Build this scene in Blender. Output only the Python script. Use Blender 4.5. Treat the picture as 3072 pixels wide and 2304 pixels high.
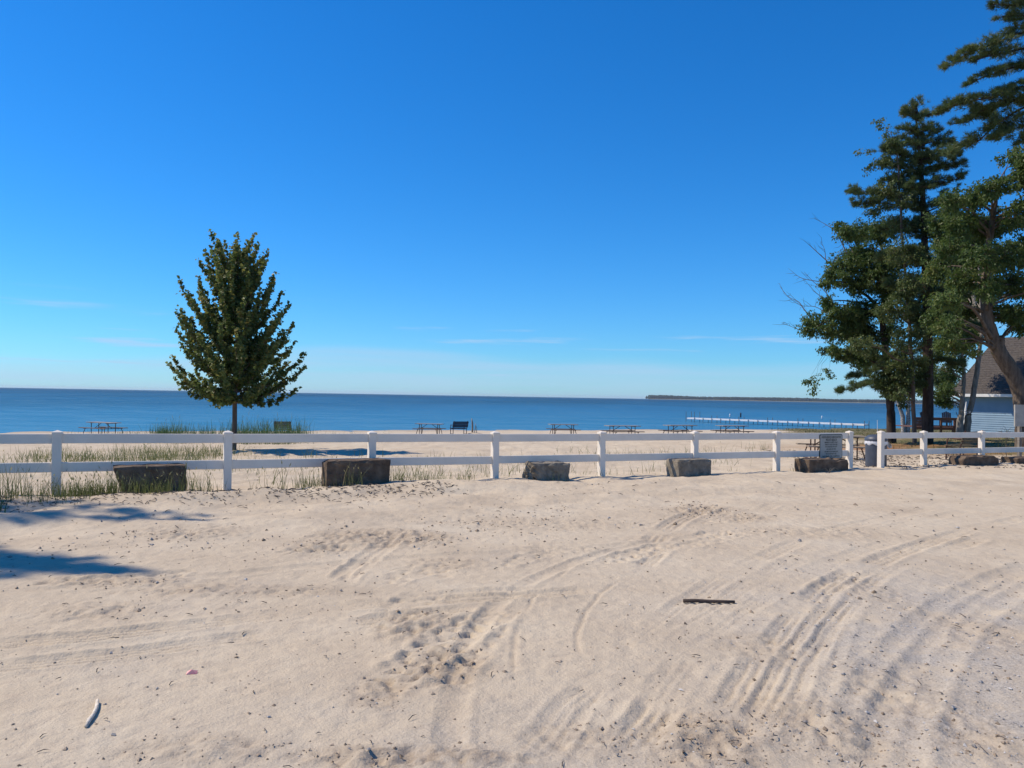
import bpy, bmesh, math, random
import numpy as np
from mathutils import Vector, Matrix

for o in list(bpy.data.objects):
    bpy.data.objects.remove(o, do_unlink=True)
scene = bpy.context.scene
col = scene.collection
random.seed(7)
rng = np.random.default_rng(11)
R = math.radians

# ------------------------------------------------------------------ camera
CAM_Z = 1.62
FPX = 2365.0                                   # focal length in photo pixels (3072 wide)
PITCH = math.atan(37.0 / FPX)
ROLL = math.atan(0.0176)
_F = Vector((0, math.cos(PITCH), math.sin(PITCH)))
_R0 = Vector((1, 0, 0)); _U0 = Vector((0, -math.sin(PITCH), math.cos(PITCH)))
_R = _R0 * math.cos(ROLL) + _U0 * math.sin(ROLL)
_U = _U0 * math.cos(ROLL) - _R0 * math.sin(ROLL)
CAM = Vector((0, 0, CAM_Z))
cam = bpy.data.cameras.new('camera')
cam.sensor_width = 36.0; cam.lens = 36.0 * FPX / 3072.0
cam.clip_start = 0.05; cam.clip_end = 60000
camo = bpy.data.objects.new('camera', cam); col.objects.link(camo)
m = Matrix((( _R.x, _U.x, -_F.x, 0), (_R.y, _U.y, -_F.y, 0), (_R.z, _U.z, -_F.z, CAM_Z), (0, 0, 0, 1)))
camo.matrix_world = m
scene.camera = camo

# ------------------------------------------------------------------ light
SUN_EL = R(50)
SUN_D = Vector((0.97, -0.22, 0)).normalized()         # horizontal direction the light travels
TO_SUN = Vector((-SUN_D.x * math.cos(SUN_EL), -SUN_D.y * math.cos(SUN_EL), math.sin(SUN_EL)))
sl = bpy.data.lights.new('sun', 'SUN'); sl.energy = 4.9; sl.angle = R(0.53); sl.color = (1.0, 0.87, 0.70)
so = bpy.data.objects.new('sun', sl); col.objects.link(so)
so.rotation_euler = TO_SUN.to_track_quat('Z', 'Y').to_euler()
so.location = (-20, -5, 30)

w = bpy.data.worlds.new('World'); scene.world = w; w.use_nodes = True
nt = w.node_tree; nt.nodes.clear()
def wn(t, **k):
    n = nt.nodes.new(t)
    for a, b in k.items(): setattr(n, a, b)
    return n
def wl(a, b): nt.links.new(a, b)
def wmath(op, a, b=None, c=None):
    n = wn('ShaderNodeMath', operation=op)
    for i, v in enumerate((a, b, c)):
        if v is None: continue
        if isinstance(v, (int, float)): n.inputs[i].default_value = v
        else: wl(v, n.inputs[i])
    return n.outputs[0]
sky = wn('ShaderNodeTexSky', sky_type='NISHITA', sun_disc=False, sun_elevation=SUN_EL,
         sun_rotation=math.atan2(TO_SUN.x, TO_SUN.y), altitude=0, air_density=1.0, dust_density=0.1, ozone_density=2.0)
hs = wn('ShaderNodeMixRGB', blend_type='MULTIPLY'); hs.inputs[0].default_value = 1.0; hs.inputs[2].default_value = (.53, 1.02, 1.60, 1)
wl(sky.outputs[0], hs.inputs[1])
h2 = wn('ShaderNodeHueSaturation'); h2.inputs['Saturation'].default_value = 1.10; wl(hs.outputs[0], h2.inputs['Color'])
# thin high cloud low over the lake, laid out by compass direction and elevation
tc = wn('ShaderNodeTexCoord'); sx = wn('ShaderNodeSeparateXYZ'); wl(tc.outputs['Generated'], sx.inputs[0])
az = wmath('ARCTAN2', sx.outputs[0], sx.outputs[1]); el = wmath('ARCSINE', sx.outputs[2])
def wnoise(sa, se, scale, detail, off):
    cb = wn('ShaderNodeCombineXYZ')
    wl(wmath('MULTIPLY', az, sa), cb.inputs[0]); wl(wmath('MULTIPLY', el, se), cb.inputs[1]); cb.inputs[2].default_value = off
    n = wn('ShaderNodeTexNoise'); n.inputs['Scale'].default_value = scale; n.inputs['Detail'].default_value = detail
    wl(cb.outputs[0], n.inputs['Vector']); return n.outputs[0]
def wmap(v, a, b, c, d, smooth=True):
    n = wn('ShaderNodeMapRange', interpolation_type='SMOOTHSTEP' if smooth else 'LINEAR')
    wl(v, n.inputs[0])
    for i, x in enumerate((a, b, c, d)): n.inputs[i + 1].default_value = x
    return n.outputs[0]
edge = wmath('ADD', wmath('MULTIPLY', wmath('SUBTRACT', wnoise(1, 1.0, 1.8, 2, 3.1), 0.5), 0.10), 0.052)   # top of the pale bank
bank = wmap(wmath('SUBTRACT', edge, el), 0.0, 0.016, 0.0, 1.0)
bank = wmath('MULTIPLY', bank, wmap(wnoise(2, 30, 2.0, 5, 1.0), 0.30, 0.7, 0.22, 0.55))
wis = wmath('MULTIPLY', wmap(wnoise(4, 62, 1.5, 5, 8.3), 0.57, 0.76, 0.0, 0.65), wmath('MULTIPLY', wmap(el, 0.005, 0.03, 0, 1), wmap(el, 0.07, 0.12, 1, 0)))
cl = wmath('MAXIMUM', bank, wis)
mx = wn('ShaderNodeMixRGB'); wl(cl, mx.inputs[0]); wl(h2.outputs[0], mx.inputs[1]); mx.inputs[2].default_value = (5.0, 6.9, 9.4, 1)
bg = wn('ShaderNodeBackground'); bg.inputs[1].default_value = 0.092
wl(mx.outputs[0], bg.inputs[0])
out = wn('ShaderNodeOutputWorld'); wl(bg.outputs[0], out.inputs[0])

vs = scene.view_settings
vs.view_transform = 'Standard'; vs.look = 'None'; vs.exposure = 0.05; vs.gamma = 1.0; vs.use_curve_mapping = False

# ------------------------------------------------------------------ pixel helpers
def ray(px, py):
    u = (px - 1536.0) / FPX; v = (py - 1152.0) / FPX
    return _F + _R * u - _U * v
def at_y(px, py, Y):
    d = ray(px, py); return CAM + d * (Y / d.y)
def on_z(px, py, z=0.0):
    d = ray(px, py); return CAM + d * ((z - CAM_Z) / d.z)

# fence line: first visible post and direction
FP = np.array((-6.84, 11.9)); FD = np.array((0.893, 0.451)); FD /= np.linalg.norm(FD)
FN = np.array((-FD[1], FD[0]))                        # away from the camera
BAY = 2.44
def fdist(x, y): return (x - FP[0]) * FN[0] + (y - FP[1]) * FN[1]
def fpt(s, d, z=0): p = FP + FD * s + FN * d; return Vector((p[0], p[1], z))
def fence_s(px, d, py=1400):                          # along-fence coordinate of a picture column, d metres off the line
    r = ray(px, py); a = np.array((r.x, r.y)); o = FP + FN * d
    A = np.array(((a[0], -FD[0]), (a[1], -FD[1]))); t, s = np.linalg.solve(A, o)
    return s, t * a[1]

# ------------------------------------------------------------------ noise + terrain
def _h(ix, iy, s):
    n = (ix.astype(np.int64) * 374761393 + iy.astype(np.int64) * 668265263 + s * 1274126177) & 0xffffffff
    n = ((n ^ (n >> 13)) * 1274126177) & 0xffffffff
    n = (n ^ (n >> 16)) & 0xffff
    return n.astype(np.float64) / 32767.5 - 1.0
def vn(x, y, s=0):
    x = np.asarray(x, float); y = np.asarray(y, float)
    ix = np.floor(x); iy = np.floor(y); fx = x - ix; fy = y - iy
    fx = fx * fx * (3 - 2 * fx); fy = fy * fy * (3 - 2 * fy)
    a = _h(ix, iy, s); b = _h(ix + 1, iy, s); c = _h(ix, iy + 1, s); d = _h(ix + 1, iy + 1, s)
    return (a + (b - a) * fx) * (1 - fy) + (c + (d - c) * fx) * fy
def fbm(x, y, o=4, s=0):
    r = 0; a = 0.5
    for k in range(o):
        r = r + a * vn(x, y, s + k * 17); x = x * 2.03 + 5.1; y = y * 2.03 - 3.7; a *= 0.5
    return r
def sstep(a, b, x):
    t = np.clip((x - a) / (b - a), 0, 1); return t * t * (3 - 2 * t)

_D = [-80, -8, -4, -1.5, 0, 1.5, 3.3, 8, 14, 20, 27, 36, 44, 50, 60, 90, 200]
_Z = [0.0, 0, 0.0, .03, .02, -.06, -.15, -.24, -.35, -.56, -.80, -1.0, -1.11, -1.45, -2.2, -3.5, -6]
def lawn_mask(x, y):
    d = fdist(x, y); s = (x - FP[0]) * FD[0] + (y - FP[1]) * FD[1]
    e = s + 1.3 * fbm(x * .35, y * .35, 3, 40) * 2.2
    m = sstep(25.0, 28.5, e - 0.85 * np.maximum(d - 6, 0)) * sstep(1.2, 4.2, d + 2.0 * fbm(x * .5, y * .5, 3, 44))
    return m * sstep(46.5, 44, d)
PX = lambda a, b: np.array(on_z(a, b, 0.0))[:2]
blobs = []                                            # churned-up sand: picture position, half size, strength
for a in [(1150,1612,240,30,1.3),(960,1640,130,30,.9),(1330,1690,150,20,.7),(720,1770,420,22,.7),(1240,1880,130,60,1.1),
          (1340,2000,150,80,1.3),(1150,2080,120,60,.9),(2110,1530,120,22,1.2),(2240,1555,90,16,1.0),(350,1740,300,20,.9),
          (2450,1600,260,22,.6),(300,1830,200,40,.6),(560,1600,230,28,.8),(1250,2280,420,45,1.2),(2120,2230,220,110,1.1),
          (2450,2180,250,120,.8),(2700,2080,220,120,.7),(2280,1950,160,60,.6),(600,2250,300,60,.7),(2900,2200,200,100,.7),
          (1750,2230,220,70,.6),(2950,1900,150,80,.5),(1600,1570,420,22,.5),(1700,1650,200,16,.5),(2620,1780,120,60,.5)]:
    c = PX(a[0], a[1]); ex = abs(PX(a[0] + a[2], a[1])[0] - c[0]); ey = abs(PX(a[0], a[1] - a[3])[1] - PX(a[0], a[1] + a[3])[1]) / 2
    blobs.append((c, ex, ey, a[4]))
def churn(x, y):
    r = np.zeros_like(x)
    for c, ex, ey, s in blobs:
        q = ((x - c[0]) / ex) ** 2 + ((y - c[1]) / ey) ** 2
        r = np.maximum(r, s * np.clip(1.15 - q, 0, 1))
    return r
# wheel tracks: kind, half width, depth, picture polyline
TR = [('rib', .13, .020, [(-60,1932),(200,1912),(450,1886),(700,1856),(900,1832)]),
      ('rib', .12, .017, [(-60,1998),(300,1962),(560,1930),(830,1893)]),
      ('rib', .13, .020, [(960,1822),(1150,1812),(1400,1800),(1600,1785),(1790,1768)]),
      ('rib', .11, .020, [(1030,1872),(1200,1850),(1450,1828)]),
      ('lug', .17, .026, [(1090,2080),(1250,1995),(1400,1892),(1560,1800),(1750,1705),(1960,1648),(2200,1590)]),
      ('lug', .15, .022, [(1330,2040),(1420,1940),(1470,1870),(1520,1820)]),
      ('lug', .16, .015, [(1130,1760),(1240,1720),(1400,1690)]),
      ('lug', .14, .016, [(2080,1570),(2300,1545),(2520,1520),(2750,1490)]),
      ('lug', .16, .015, [(1160,1900),(1200,1830),(1300,1770)]),
      ('smooth', .085, .012, [(1340,2304),(1365,2120),(1400,1960),(1450,1860),(1600,1742),(1800,1662),(2050,1600)]),
      ('smooth', .09, .020, [(1005,1740),(1100,1660),(1200,1592)]),
      ('smooth', .09, .016, [(1030,1750),(1130,1665),(1230,1590)]),
      ('thin', .016, .009, [(1545,2210),(1538,2030),(1553,1890),(1620,1775),(1720,1702)]),
      ('thin', .016, .009, [(1800,2140),(1750,2030),(1738,1900),(1790,1792),(1900,1712)]),
      ('rib', .12, .008, [(1570,2304),(1760,2085),(1950,1895),(2200,1722),(2500,1592),(2850,1515)]),
      ('rib', .12, .007, [(1700,2304),(1860,2060),(2060,1880),(2330,1712),(2650,1590),(3072,1500)]),
      ('rib', .13, .014, [(2090,2330),(2170,2180),(2260,2040),(2370,1890),(2540,1732),(2850,1605),(3100,1550)]),
      ('rib', .13, .013, [(2230,2330),(2320,2120),(2410,1960),(2520,1820),(2680,1700),(2950,1610)]),
      ('rib', .11, .009, [(2400,2330),(2440,2120),(2480,1960),(2540,1830),(2640,1720)]),
      ('smooth', .16, .018, [(2660,2330),(2700,2150),(2790,1980),(2920,1840),(3100,1730)]),
      ('smooth', .15, .014, [(2540,2330),(2590,2150),(2700,1960),(2880,1790),(3100,1690)]),
      ('rib', .15, .020, [(1960,1625),(2040,1560),(2170,1512),(2230,1490)]),
      ('rib', .12, .012, [(2200,1572),(2290,1530),(2330,1510)]),
      ('rib', .10, .012, [(1925,1760),(1945,1690),(2000,1640)]),
      ('smooth', .12, .012, [(-60,1770),(300,1752),(700,1720),(1200,1672),(1700,1650),(2100,1610)]),
      ('rib', .12, .006, [(1900,2304),(2000,2080),(2160,1880),(2400,1730),(2700,1620),(3072,1560)]),
      ('lug', .14, .020, [(560,1668),(900,1650),(1150,1638)]), ('lug', .13, .017, [(1480,1705),(1640,1658),(1820,1622)]), ('rib', .12, .013, [(1250,1792),(1500,1776),(1760,1758)]),
      ('lug', .15, .018, [(2300,1950),(2420,1820),(2560,1720),(2720,1645)]), ('lug', .13, .020, [(1080,1905),(1250,1850),(1420,1815)]), ('lug', .12, .015, [(1170,1698),(1320,1720),(1390,1736)]),
      ('rib', .12, .014, [(1830,2304),(1930,2180),(2000,2100)]), ('lug', .13, .016, [(1900,1690),(2060,1640),(2300,1585)]), ('lug', .14, .020, [(60,1745),(350,1735),(620,1712)])]
TRW = [(k, hw, dp, np.array([PX(*p) for p in pl])) for k, hw, dp, pl in TR]
def smooth_poly(P, n=6):
    out = []
    Q = np.vstack([2 * P[0] - P[1], P, 2 * P[-1] - P[-2]])
    for i in range(1, len(Q) - 2):
        for t in np.linspace(0, 1, n, endpoint=False):
            a, b, c, d = Q[i - 1], Q[i], Q[i + 1], Q[i + 2]
            out.append(.5 * (2 * b + (c - a) * t + (2 * a - 5 * b + 4 * c - d) * t * t + (3 * b - a - 3 * c + d) * t ** 3))
    out.append(Q[-2]); return np.array(out)
TRW = [(k, hw, dp, smooth_poly(P)) for k, hw, dp, P in TRW]
def track_height(x, y):
    z = np.zeros_like(x)
    for ti, (kind, hw, dp, P) in enumerate(TRW):
        lo = P.min(0) - hw * 2; hi = P.max(0) + hw * 2
        idx = np.nonzero((x > lo[0]) & (x < hi[0]) & (y > lo[1]) & (y < hi[1]))[0]
        if not len(idx): continue
        X = x[idx]; Y = y[idx]; best = np.full(len(idx), 1e9); u = np.zeros(len(idx)); s = np.zeros(len(idx)); L = 0
        for a, b in zip(P[:-1], P[1:]):
            e = b - a; l = np.hypot(*e); e = e / l
            t = np.clip((X - a[0]) * e[0] + (Y - a[1]) * e[1], 0, l)
            dx = X - a[0] - t * e[0]; dy = Y - a[1] - t * e[1]; q = np.hypot(dx, dy); k = q < best
            best[k] = q[k]; u[k] = (dx * -e[1] + dy * e[0])[k]; s[k] = (L + t)[k]; L += l
        wob = .012 * vn(s * 3.1, s * 0 + ti, 5); u = u + wob
        a = np.abs(u) / hw; ins = np.clip((1.0 - a) * 6, 0, 1)
        ends = sstep(0, .25, s) * sstep(0, .25, L - s)
        pat = np.clip(.70 + 1.3 * vn(s * 1.6, s * 0 + ti * 3, 9), 0, 1)          # tracks fade in and out
        rim = np.exp(-((a - 1.15) / .22) ** 2)
        if kind == 'rib':
            h = -.35 * ins - .65 * ins * (np.cos(u / hw * math.pi * 2.0) ** 8)
            h = h + .35 * rim
        elif kind == 'lug':
            v = s / .085 + np.abs(u) / hw * .8 + .4 * vn(s * 5, u * 20, 3)
            h = ins * (-.2 - .9 * (np.sin(v * math.pi) > .15) * np.clip(.3 + 1.2 * vn(s * 9, u * 25, 21), 0, 1)) + .6 * rim * np.clip(.5 + vn(s * 12, u * 9, 8), 0, 1)
        elif kind == 'smooth':
            h = -np.clip(1 - a * a, 0, 1) + .45 * rim; pat = .4 + .6 * pat
        else:
            h = -np.exp(-(u / hw) ** 2) + .3 * np.exp(-((np.abs(u) - hw * 1.8) / hw) ** 2)
        z[idx] += dp * (1.7 if kind == 'rib' else 1.25) * h * ends * pat
    return z
MOUND = np.array(at_y(1420, 1306, 50))[:2]
def height(x, y, fine=True):
    x = np.asarray(x, float); y = np.asarray(y, float); shp = x.shape; x = x.ravel(); y = y.ravel()
    d = fdist(x, y); s = (x - FP[0]) * FD[0] + (y - FP[1]) * FD[1]
    z = np.interp(d + .8 * vn(x * .08, y * .08, 2) * sstep(20, 40, d), _D, _Z)
    z = z + .10 * lawn_mask(x, y) * sstep(2, 8, d) * sstep(40, 25, d)
    z = z - .05 * sstep(9, 18, s) * sstep(-6, 0, d) * sstep(3, 0, d)
    bank = sstep(-5.5, -3.2, d) * sstep(.6, -.4, d)
    z = z + bank * (.085 * fbm(x * .8, y * 1.0, 3, 31) + .03 * fbm(x * 2.3, y * 2.3, 3, 33))
    left = sstep(3, -3, s)
    z = z + left * (.13 * np.exp(-((d + 2.0 + .35 * vn(s * .6, s * 0, 6)) / .55) ** 2) - .05 * np.exp(-((d + 3.2) / .6) ** 2))
    z = z + .06 * np.exp(-((d + 1.1) / .55) ** 2) * sstep(14, 5, s)
    beach = sstep(.3, 1.5, d)
    z = z + beach * (.045 * fbm(x * .45, y * .45, 3, 51) + .075 * fbm(x * 1.7, y * 1.7, 3, 52) * sstep(40, 30, d))
    z = z + .22 * np.exp(-(((x - MOUND[0]) / .8) ** 2 + ((y - MOUND[1]) / .8) ** 2))
    road = sstep(-3.2, -4.6, d)
    z = z + road * .03 * fbm(x * .35, y * .35, 2, 61)
    if fine:
        near = sstep(26, 18, y)
        ch = churn(x, y)
        rid = 1 - np.abs(fbm(x * 11, y * 8, 3, 71)) * 3
        z = z + near * ch * (.017 * rid + .030 * fbm(x * 6, y * 6, 3, 75) + .018 * fbm(x * 16, y * 16, 2, 76))
        z = z + near * (.009 * fbm(x * 4.5, y * 4.5, 4, 81) + .007 * fbm(x * 19, y * 15, 2, 82))
        z = z + track_height(x, y)
    return z.reshape(shp)
def gz(x, y): return float(height(np.array([x]), np.array([y]))[0])
def ground_px(px, py):
    z = 0.0
    for k in range(30):
        p = on_z(px, py, z); z = .5 * z + .5 * float(height(np.array([p.x]), np.array([p.y]), False)[0])
    p = on_z(px, py, z); return Vector((p.x, p.y, gz(p.x, p.y)))
def ground_at(px, Y):
    p = at_y(px, 1250, Y); return Vector((p.x, p.y, gz(p.x, p.y)))

# ------------------------------------------------------------------ materials
def mat(name, c1, c2=None, scale=6, rough=.8, bump=0, bscale=40, spec=.25, metal=0, stretch=(1, 1, 1), c3=None, detail=5):
    mt = bpy.data.materials.new(name); mt.use_nodes = True; t = mt.node_tree; N = t.nodes; L = t.links
    b = N['Principled BSDF']; b.inputs['Roughness'].default_value = rough; b.inputs['Metallic'].default_value = metal
    b.inputs['Specular IOR Level'].default_value = spec
    tcn = N.new('ShaderNodeTexCoord'); mp = N.new('ShaderNodeMapping'); mp.inputs['Scale'].default_value = stretch
    L.new(tcn.outputs['Object'], mp.inputs[0])
    if c2 is None: c2 = tuple(v * .8 for v in c1)
    n = N.new('ShaderNodeTexNoise'); n.inputs['Scale'].default_value = scale; n.inputs['Detail'].default_value = detail; n.inputs['Roughness'].default_value = .6
    L.new(mp.outputs[0], n.inputs['Vector'])
    cr = N.new('ShaderNodeValToRGB'); cr.color_ramp.elements[0].position = .33; cr.color_ramp.elements[1].position = .67
    cr.color_ramp.elements[0].color = (*c2, 1); cr.color_ramp.elements[1].color = (*c1, 1)
    if c3: e = cr.color_ramp.elements.new(.74); e.color = (*c3, 1)
    L.new(n.outputs[0], cr.inputs[0]); L.new(cr.outputs[0], b.inputs['Base Color'])
    if bump:
        nb = N.new('ShaderNodeTexNoise'); nb.inputs['Scale'].default_value = bscale; nb.inputs['Detail'].default_value = 6
        L.new(mp.outputs[0], nb.inputs['Vector'])
        bp = N.new('ShaderNodeBump'); bp.inputs['Strength'].default_value = bump; bp.inputs['Distance'].default_value = .02
        L.new(nb.outputs[0], bp.inputs['Height']); L.new(bp.outputs[0], b.inputs['Normal'])
    return mt
def leafmat(name, dark, mid, hi, trans=.35, rough=.5):
    mt = bpy.data.materials.new(name); mt.use_nodes = True; t = mt.node_tree; N = t.nodes; L = t.links
    b = N['Principled BSDF']; b.inputs['Roughness'].default_value = rough; b.inputs['Specular IOR Level'].default_value = .35
    at = N.new('ShaderNodeAttribute'); at.attribute_name = 'var'
    cr = N.new('ShaderNodeValToRGB'); E = cr.color_ramp.elements
    E[0].position = 0; E[0].color = (*dark, 1); E[1].position = 1; E[1].color = (*hi, 1); e = E.new(.6); e.color = (*mid, 1)
    L.new(at.outputs['Fac'], cr.inputs[0]); L.new(cr.outputs[0], b.inputs['Base Color'])
    tr = N.new('ShaderNodeBsdfTranslucent'); L.new(cr.outputs[0], tr.inputs[0])
    mxs = N.new('ShaderNodeMixShader'); mxs.inputs[0].default_value = trans
    L.new(b.outputs[0], mxs.inputs[1]); L.new(tr.outputs[0], mxs.inputs[2])
    L.new(mxs.outputs[0], N['Material Output'].inputs[0]); return mt
M = {}
M['vinyl'] = mat('white_vinyl', (.82, .74, .625), (.74, .665, .56), scale=3, rough=.42, spec=.4, bump=.03, bscale=25)
M['concrete'] = mat('weathered_concrete', (.30, .262, .205), (.135, .115, .088), scale=7, rough=.95, bump=.7, bscale=45, c3=(.36, .335, .29))
M['concrete_dark'] = mat('stained_concrete', (.19, .14, .098), (.08, .055, .038), scale=5, rough=.95, bump=.7, bscale=45, c3=(.27, .23, .19))
M['bark'] = mat('grey_brown_bark', (.17, .135, .105), (.07, .053, .04), scale=9, rough=.95, bump=1, bscale=22, stretch=(1, 1, .25))
M['bark_dark'] = mat('dark_pine_bark', (.075, .055, .045), (.03, .022, .018), scale=9, rough=.95, bump=1, bscale=22, stretch=(1, 1, .25))
M['bark_grey'] = mat('pale_grey_bark', (.30, .27, .23), (.14, .12, .10), scale=9, rough=.95, bump=.8, bscale=22, stretch=(1, 1, .3))
M['bark_birch'] = mat('birch_bark', (.50, .48, .45), (.10, .09, .09), scale=7, rough=.9, bump=.4, bscale=22, stretch=(1, 1, 2.5))
M['dead'] = mat('dead_twig', (.12, .10, .085), (.06, .05, .045), scale=12, rough=.95)
M['maple'] = leafmat('maple_leaf', (.060, .095, .028), (.135, .185, .052), (.30, .26, .07), .46)
M['oak'] = leafmat('broad_leaf', (.046, .080, .022), (.105, .165, .042), (.19, .21, .06), .46)
M['cherry'] = leafmat('loose_leaf', (.062, .095, .030), (.13, .175, .056), (.22, .23, .09), .46)
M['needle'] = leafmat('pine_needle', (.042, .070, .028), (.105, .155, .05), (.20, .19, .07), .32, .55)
M['grass'] = leafmat('dune_grass', (.07, .10, .028), (.18, .20, .07), (.42, .34, .19), .4)
M['reed'] = leafmat('reed_grass', (.045, .09, .03), (.10, .165, .055), (.30, .28, .15), .4)
M['lawngrass'] = leafmat('lawn_grass', (.045, .060, .018), (.11, .115, .035), (.27, .20, .09), .25)
M['pier'] = mat('pale_dock_deck', (.80, .80, .79), (.70, .70, .69), scale=4, rough=.6)
M['steel'] = mat('galvanised_post', (.16, .17, .18), (.10, .105, .11), scale=8, rough=.5, metal=.3)
M['tabletop'] = mat('weathered_table_wood', (.30, .30, .30), (.19, .185, .18), scale=5, rough=.65, stretch=(1, 6, 1), bump=.2, spec=.4)
M['seatwood'] = mat('brown_seat_wood', (.20, .155, .12), (.12, .09, .07), scale=5, rough=.75, stretch=(1, 6, 1), bump=.2)
M['tanwood'] = mat('tan_plank', (.36, .30, .22), (.24, .19, .14), scale=5, rough=.75, stretch=(1, 6, 1), bump=.2)
M['frame'] = mat('brown_steel_tube', (.060, .042, .036), (.035, .025, .022), scale=9, rough=.5, spec=.4)
M['rust'] = mat('rusty_brown_tube', (.105, .050, .036), (.055, .026, .02), scale=9, rough=.6)
M['navy'] = mat('dark_navy_metal', (.018, .022, .042), (.010, .012, .024), scale=6, rough=.4, spec=.5)
M['olivewood'] = mat('olive_weathered_slats', (.15, .125, .08), (.085, .07, .045), scale=7, rough=.85, stretch=(1, 8, 1), bump=.2)
M['driftwood'] = mat('grey_driftwood', (.33, .28, .22), (.17, .14, .11), scale=10, rough=.9, bump=.6, bscale=30, stretch=(1, 1, .2))
M['stickdark'] = mat('dark_wet_stick', (.10, .072, .06), (.05, .036, .03), scale=14, rough=.8, bump=.5, bscale=40, stretch=(.2, 1, 1))
M['stickpale'] = mat('bleached_stick', (.74, .68, .58), (.50, .43, .34), scale=30, rough=.85, bump=.5, bscale=90)
M['pink'] = mat('pink_shell', (.85, .28, .28), (.80, .45, .40), scale=40, rough=.6)
M['deckwood'] = mat('red_brown_deck_board', (.175, .090, .062), (.11, .055, .04), scale=4, rough=.7, stretch=(1, 5, 5), bump=.2)
M['siding'] = mat('pale_blue_siding', (.22, .33, .44), (.19, .295, .40), scale=2, rough=.6, spec=.3)
M['trim'] = mat('white_trim', (.72, .72, .70), (.64, .64, .62), scale=3, rough=.5)
M['shingle'] = mat('brown_grey_shingle', (.105, .092, .082), (.055, .048, .044), scale=5, rough=.95, bump=.6, bscale=60, stretch=(3, 1, 1))
M['can'] = mat('slate_blue_plastic', (.060, .075, .105), (.045, .056, .080), scale=5, rough=.45, spec=.4)
M['bag'] = mat('white_bin_liner', (.72, .73, .76), (.5, .52, .56), scale=14, rough=.35, bump=.4, bscale=30)
M['signface'] = mat('grey_white_sign_face', (.42, .41, .36), (.35, .34, .30), scale=5, rough=.45, spec=.4)
M['ink'] = mat('dark_green_ink', (.035, .045, .032), (.025, .03, .022), scale=9, rough=.6)
M['board'] = mat('grey_board', (.40, .385, .34), (.30, .285, .25), scale=4, rough=.85, bump=.2)
M['umbrella'] = mat('white_canvas', (.78, .78, .76), (.66, .66, .64), scale=8, rough=.85)
M['rope'] = mat('pale_rope', (.55, .50, .45), (.4, .36, .32), scale=20, rough=.9)
M['rod'] = mat('white_rod', (.75, .76, .76), None, rough=.4)
M['buoy'] = mat('dark_marker', (.03, .035, .05), None, rough=.5)
M['farwood'] = mat('far_woodland', (.034, .055, .026), (.016, .028, .014), scale=.02, rough=1)
M['farland'] = mat('far_beach', (.20, .19, .13), (.10, .12, .06), scale=.01, rough=1)

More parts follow.
